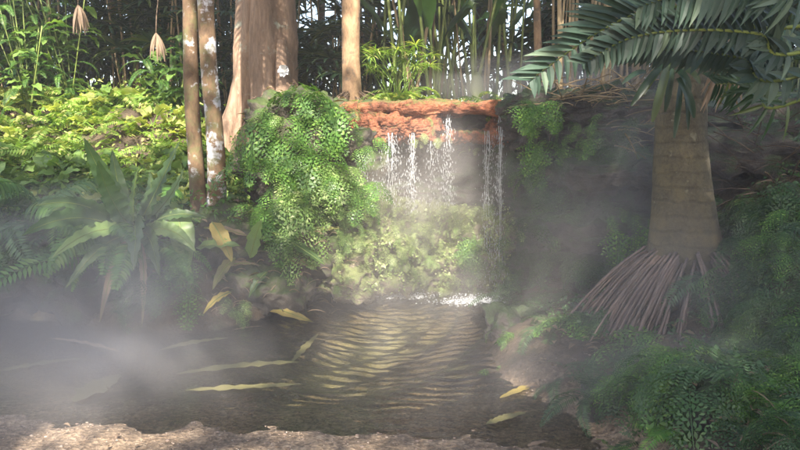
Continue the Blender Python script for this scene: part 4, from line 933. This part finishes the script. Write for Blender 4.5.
def stream(px, Y, pyt, pyb, n, wd, label, seed, thread=2):
    rr = random.Random(seed); o0 = V3(px, pyt, Y); H = o0.z - V3(px, pyb, Y).z; mb = MB()
    for k in range(thread):
        x = rr.uniform(-wd, wd) * .6; pts = []; m_ = 26; Lk = H * rr.uniform(.35, 1.0)
        for i in range(m_): pts.append(Vector((x + .006 * math.sin(i * .5 + k * 2) + rr.uniform(-.0015, .0015), -.07 * (i / m_) ** .6 + rr.uniform(-.004, .004), .03 - Lk * i / m_)))
        mb.tube(pts, [(.0028 - .0004 * k % .002) * (1 - .6 * i / m_) * (1 + .3 * math.sin(i * .9 + k)) for i in range(m_)], 5)
    for i in range(int(n * 2)):
        t = rr.random() ** .85; x = rr.gauss(0, wd * (.5 + .8 * t)); z = -H * t; y = -.07 * t ** .5 + rr.gauss(0, .02 + .03 * t); l_ = rr.uniform(.004, .03); r = rr.uniform(.001, .0028)
        p = Vector((x, y, z)); mb.add([p + Vector((0, 0, l_)), p + Vector((r, 0, 0)), p + Vector((0, r, 0)), p - Vector((r, 0, 0)), p - Vector((0, r, 0)), p - Vector((0, 0, l_ * .5))],
            [(0, 1, 2), (0, 2, 3), (0, 3, 4), (0, 4, 1), (5, 2, 1), (5, 3, 2), (5, 4, 3), (5, 1, 4)])
    tag(link('falling_water', mb.mesh('falling_water', M['fall']), loc=o0), label, 'waterfall')
stream(392, 6.6, 136, 212, 300, .085, 'broad curtain of drops falling left of centre from the thick red shelf', 1, 4)
stream(412, 6.6, 136, 214, 200, .03, 'narrow string of drops right beside the broad curtain', 2, 2)
stream(366, 6.65, 138, 195, 90, .05, 'sparse drops falling at the far left of the red shelf', 3, 1)
stream(448, 6.72, 114, 205, 220, .035, 'thin stream of drops falling through the hollow in the middle of the ledge', 4, 3)
stream(488, 6.68, 134, 285, 300, .05, 'loose shower of drops left of the right hand thread of water', 5, 3)
stream(500, 6.66, 106, 296, 340, .035, 'long right hand thread of water falling into the pond', 6, 7)
stream(432, 6.68, 138, 210, 110, .06, 'sparse drops between the left curtain and the middle stream', 7, 1)
def splash(c, rx, label, seed):
    rr = random.Random(seed); mb = MB()
    for i in range(1500):
        a = rr.uniform(0, 6.28); q = abs(rr.gauss(0, .5)); p = Vector((math.cos(a) * rx * q, math.sin(a) * .1 * q, 0)); hh = abs(rr.gauss(0, .03)) if i % 3 else 0; r = rr.uniform(.002, .009) if hh > .012 else rr.uniform(.004, .012)
        p.z = hh + .003; k = [Vector((r, 0, 0)), Vector((0, r, 0)), Vector((-r, 0, 0)), Vector((0, -r, 0))]
        mb.add([p + Vector((0, 0, r * .8))] + [p + x for x in k] + [p - Vector((0, 0, r * .6))], [(0, 1, 2), (0, 2, 3), (0, 3, 4), (0, 4, 1), (5, 2, 1), (5, 3, 2), (5, 4, 3), (5, 1, 4)])
    tag(link('splash', mb.mesh('splash', M['fall']), loc=c), label, 'splash')
splash(SPL[0], .3, 'white splash on the pond under the left curtain of drops', 1)
splash(SPL[1] , .36, 'wider white splash on the pond under the right hand thread', 2)
# sunken and floating leaves
def poolleaf(px0, py0, px1, py1, W, mat, label, z=-.03, bend=.06, name='floating_leaf'):
    a, b_ = G(px0, py0, z), G(px1, py1, z); mid = (a + b_) / 2 + Vector((0, bend, .01)); mb = MB(); n = 18; q = bez(a, mid, b_, n); rr = random.Random(px0)
    wid = [max(.003, W * math.sin(math.pi * (i / (n - 1)) ** .9) ** .6 * rr.uniform(.6, 1.15)) for i in range(n)]
    q = [p - a for p in q]; mb.blade(q, wid, Vector((0, 0, 1)), .08, .1); tag(link(name, mb.mesh(name, M[mat]), loc=a), label, 'leaf')
LZ = .006
poolleaf(176, 374, 300, 362, .055, 'olive', 'long yellow leaf blade floating at the middle left of the pond', LZ)
poolleaf(186, 390, 302, 384, .045, 'olive', 'long green leaf blade floating nearest the near shore', LZ, -.03)
poolleaf(292, 362, 318, 334, .03, 'olive', 'curved tip of a floating leaf pointing to the falls', LZ, .0)
poolleaf(74, 402, 120, 374, .10, 'olive', 'broad floating leaf under the drifting light beams', LZ, .02)
poolleaf(160, 350, 228, 338, .05, 'olive', 'floating yellowish leaf near the left bank', LZ)
poolleaf(-5, 318, 28, 300, .10, 'olive', 'broad leaf half out of the water at the left edge', .03, .0)
poolleaf(-5, 372, 90, 358, .04, 'olive', 'faint long floating leaf at the left edge', LZ)
poolleaf(50, 338, 120, 352, .03, 'dead', 'dull floating stalk like leaf near the left bank', LZ)
poolleaf(500, 398, 546, 380, .032, 'deadyellow', 'yellow comb shaped leaf at the right shore', .01, .0)
poolleaf(486, 424, 526, 412, .035, 'olive', 'pale green leaf lying at the right near shore', .012, .0)
poolleaf(528, 446, 548, 441, .02, 'dead', 'small brown leaf at the bottom right shore', .03, .0)
poolleaf(232, 330, 262, 326, .02, 'dead', 'small brown leaf floating beside the yellow leaf tip', .006, .0)
# pebbles on the near shore
rgp = np.random.default_rng(9); n = 5200; xs_ = rgp.uniform(-2.6, 1.5, n); ys_ = rgp.uniform(2.6, 4.3, n)
hz_ = terrain_h(xs_[None], ys_[None])[0]; keep = rgp.uniform(0, 1, n) < ss(-.10, .01, hz_); xs_, ys_, hz_ = xs_[keep], ys_[keep], hz_[keep]; n = len(xs_)
v0, f0 = ico(1); r_ = (rgp.pareto(4, n) * .004 + .003).clip(0, .013); sc3 = r_[:, None] * rgp.uniform(.6, 1.3, (n, 3)) * np.array([1.2, 1, .6])
vv = v0[None] * sc3[:, None, :] + np.stack([xs_, ys_, hz_ + r_ * .15], 1)[:, None, :]; ff = f0[None] + (np.arange(n) * len(v0))[:, None, None]
m, nn_, out = newmat('pebble'); g = nn_.nodes.new('ShaderNodeNewGeometry'); pr = N(nn_, 'ShaderNodeBsdfPrincipled', Roughness=.7)
nn_.links.new(ramp(nn_, g.outputs['Random Per Island'], [(0, (.10, .075, .06)), (.5, (.24, .17, .13)), (.85, (.34, .26, .2)), (1, (.42, .35, .29))]), pr.inputs['Base Color']); nn_.links.new(pr.outputs[0], out.inputs[0])
tag(link('pebbles', npmesh('pebbles', vv.reshape(-1, 3), ff.reshape(-1, 3), m)), kind='stuff')

# ------------------------------------------------------------------ unseen trees added behind the viewer, crown gaps aimed to place sun and beams
SU = SUND.cross(Vector((0, 0, 1))).normalized(); SV = SU.cross(SUND).normalized()
def uv(p): return (p.dot(SU), p.dot(SV))
holes = [  # px, py, Y, radius u, radius v, openness
    (70, 110, 9.0, 2.7, .85, .93), (10, 60, 10, 1.6, .6, .6), (150, 95, 9.0, 1.2, .7, .6), (205, 60, 6.5, .35, .9, .75), (265, 60, 8.8, .7, .9, .75), (352, 60, 7.5, .18, .9, .8),
    (300, 110, 6.6, .45, .32, .9), (310, 190, 6.5, .42, .5, .85), (345, 150, 6.7, .3, .4, .8), (400, 118, 7.0, .7, .32, 1), (450, 112, 7.0, .5, .18, .8),
    (360, 235, 6.5, .35, .45, .9), (420, 245, 6.8, .45, .32, .85), (400, 60, 8.5, .5, .9, .6), (450, 30, 9.3, .9, .9, .5), (500, 100, 7.0, .14, .25, .9),
    (465, 215, 6.8, .2, .2, .7), (395, 200, 6.8, .10, .8, .8), (265, 305, 6.0, .35, .16, .6), (130, 435, 3.5, .14, .07, .9), (85, 430, 3.6, .12, .06, .9), (168, 428, 3.7, .0, .0, .9), (340, 432, 3.55, .16, .05, .7),
    (420, 330, 5.4, .12, .2, .8), (565, 70, 7.6, .3, .4, .5), (600, 92, 7.0, .3, .15, .5), (455, 415, 3.9, .12, .05, .8), (330, 446, 3.3, .4, .05, .5), (530, 130, 6.5, .15, .2, .6), (130, 160, 7.5, .4, .25, .6),
    (165, 190, 5.8, .22, .12, .5), (400, 75, 7.9, .5, .3, 1), (435, 300, 6.3, .5, .05, .9), (425, 335, 5.5, .8, .5, .85), (330, 400, 4.2, .6, .16, .7), (440, 395, 4.2, .45, .2, .75), (240, 375, 4.5, .5, .13, .5), (130, 205, 5.7, .5, .25, .6), (380, 440, 3.4, .8, .10, .45), (100, 440, 3.5, .3, .05, .7), (210, 392, 4.15, .05, .03, 1), (178, 402, 4.0, .02, .02, 1), (140, 414, 3.9, .0, .0, 1), (266, 366, 4.5, .02, .0, 1), (90, 420, 3.8, .0, .0, 1), (386, 350, 4.9, .0, .0, 1), (386, 340, 4.9, .04, .08, 1), (450, 350, 4.8, .0, .05, 1),
    (385, 320, 5.3, .06, .12, 1), (460, 310, 5.5, .05, .08, 1), (420, 160, 6.5, .12, .3, 1), (462, 170, 6.5, .07, .2, 1), (385, 165, 6.5, .05, .2, 1),
    (470, 85, 8.0, .3, .3, .9), (520, 80, 8.0, .12, .3, .9), (560, 80, 7.8, .08, .3, .9), (430, 90, 7.8, .1, .3, 1),
]
H_ = []
for (px, py, Y, ru, rv, op) in holes:
    a, b_ = uv(V3(px, py, Y)); H_.append((a, b_, ru + .12, rv + .12, op))
rg = np.random.default_rng(123); step = .046
ug = np.arange(-7.5, 6.5, step); 
u0, v0_ = uv(Vector((0, 6, 1))); 
U, Vv = np.meshgrid(ug, np.arange(v0_ - 4.5, v0_ + 9.5, step)); U = U.ravel() + rg.uniform(-.04, .04, U.size); Vv = Vv.ravel() + rg.uniform(-.04, .04, Vv.size)
op = np.zeros(U.shape); nz = fbm(np.stack([U * 3.2, Vv * 3.2, 0 * U], 1), 3, 77)
for (a, b_, ru, rv, o_) in H_:
    r = np.hypot((U - a) / ru, (Vv - b_) / rv) + .18 * nz; op = np.maximum(op, o_ * ss(1.2, .95, r))
base_leak = ss(.8, 1.0, nz) * .5 * np.maximum(.45, ss(uv(V3(600, 200, 5))[0] , uv(V3(520, 200, 5))[0], U))
op = np.maximum(op, base_leak); keep = rg.uniform(0, 1, U.shape) > op
U, Vv = U[keep], Vv[keep]; dist = rg.uniform(6.5, 9.5, U.size)
ctr = np.array(Vector((0, 6, 1))[:]); base = np.outer(U, np.array(SU)) + np.outer(Vv, np.array(SV)); k0 = ctr @ np.array(SUND)
pts_ = base + np.array(SUND)[None] * (k0 - 6.5 - dist)[:, None]
GS = 'unseen trees added behind the viewer for shade'
txs = [-6, -2.2, 2.0, 5.5]; own = np.argmin(np.abs(pts_[:, 0][:, None] - np.array(txs)[None]), 1)
for k_, tx in enumerate(txs):
    pk = pts_[own == k_]; cyk = pk[:, 1].mean(); gx = Vector((tx, min(cyk, -6.5), terrain_h(np.array([[tx]]), np.array([[min(cyk, -6.5)]]))[0, 0]))
    t_ = empty('added_shade_tree', gx, ['far left', 'left', 'right', 'far right'][k_] + ' one of the unseen trees added behind the viewer to shade the pond', 'tree', GS)
    link('trunk', trunk_mesh('trunk', [Vector((0, 0, -.3)), Vector((.1, 0, 2)), Vector((0, .2, 4.5)), Vector((.1, .3, 7.5))], [.35, .28, .22, .08], M['bark_tan'], seed=k_), parent=t_)
    leafcloud('crown', pk - np.array(gx[:]), .17, .085, 'canopy', 200 + k_, kind=None, flat=.8, parent=t_)

# ------------------------------------------------------------------ mist and haze
def volmat(name, dens, colr, aniso=0.2, nscale=None, thr=.45, stretch=(1, 1, 1)):
    m = bpy.data.materials.new(name); m.use_nodes = True; n = m.node_tree; n.nodes.clear(); out = n.nodes.new('ShaderNodeOutputMaterial')
    pv = n.nodes.new('ShaderNodeVolumePrincipled'); pv.inputs['Color'].default_value = tuple(colr) + (1,); pv.inputs['Anisotropy'].default_value = aniso; pv.inputs['Density'].default_value = dens
    if nscale:
        tc = n.nodes.new('ShaderNodeTexCoord'); ln = n.nodes.new('ShaderNodeVectorMath'); ln.operation = 'LENGTH'; n.links.new(tc.outputs['Object'], ln.inputs[0])
        fo = n.nodes.new('ShaderNodeMapRange'); fo.interpolation_type = 'SMOOTHSTEP'; fo.inputs['From Min'].default_value = 1; fo.inputs['From Max'].default_value = .1; n.links.new(ln.outputs['Value'], fo.inputs[0])
        mp = n.nodes.new('ShaderNodeMapping'); mp.inputs['Scale'].default_value = stretch; n.links.new(tc.outputs['Object'], mp.inputs[0])
        nz = noise(n, nscale, 3, .55, mp.outputs[0], .6); mr = n.nodes.new('ShaderNodeMapRange'); mr.inputs['From Min'].default_value = thr - .1; mr.inputs['From Max'].default_value = thr + .25; n.links.new(nz, mr.inputs[0])
        a = n.nodes.new('ShaderNodeMath'); a.operation = 'MULTIPLY'; n.links.new(fo.outputs[0], a.inputs[0]); n.links.new(mr.outputs[0], a.inputs[1])
        b = n.nodes.new('ShaderNodeMath'); b.operation = 'MULTIPLY'; b.inputs[1].default_value = dens; n.links.new(a.outputs[0], b.inputs[0]); n.links.new(b.outputs[0], pv.inputs['Density'])
    n.links.new(pv.outputs[0], out.inputs['Volume']); return m
for i, (px, py, Y, sz, dn) in enumerate(((110, 325, 3.9, (1.2, 1.4, 1.1), .78), (100, 320, 5.1, (2.2, 1.4, 1.0), .28), (400, 300, 4.9, (.9, .9, .9), .3), (430, 185, 6.4, (1.15, .65, .9), 2.0), (550, 84, 7.8, (1.8, .9, .5), 1.5), (600, 190, 5.5, (1.1, .7, 1.0), 1.0),
        (440, 290, 5.9, (1.2, .9, .45), .5), (720, 140, 5.3, (1.2, .5, .7), .6), (40, 215, 5.6, (1.4, .8, .4), .6), (640, 330, 3.7, (1.6, .9, 1.0), .5), (350, 330, 4.6, (4.2, 2.6, 1.3), .15))):
    v, f = ICO[3]; o = link('mist', npmesh('mist', v, f, volmat('drifting_mist', dn, (.96, .90, .88), .2, 1.3, .45, (1, 1, 1.3)))); o.location = V3(px, py, Y); o.scale = sz; tag(o, kind='stuff')
lo = Vector((-320, -320, -1.6)); hi = Vector((320, 320, 0))
zs = [0]
hz = link('haze', mesh('haze', [(x, y, z) for x in (-75, 75) for y in (-75, 75) for z in (-1.6, 21)], [(0, 1, 3, 2), (4, 6, 7, 5), (0, 4, 5, 1), (2, 3, 7, 6), (0, 2, 6, 4), (1, 5, 7, 3)], volmat('pond_haze', .005, (.95, .9, .9)), False)); tag(hz, kind='stuff')
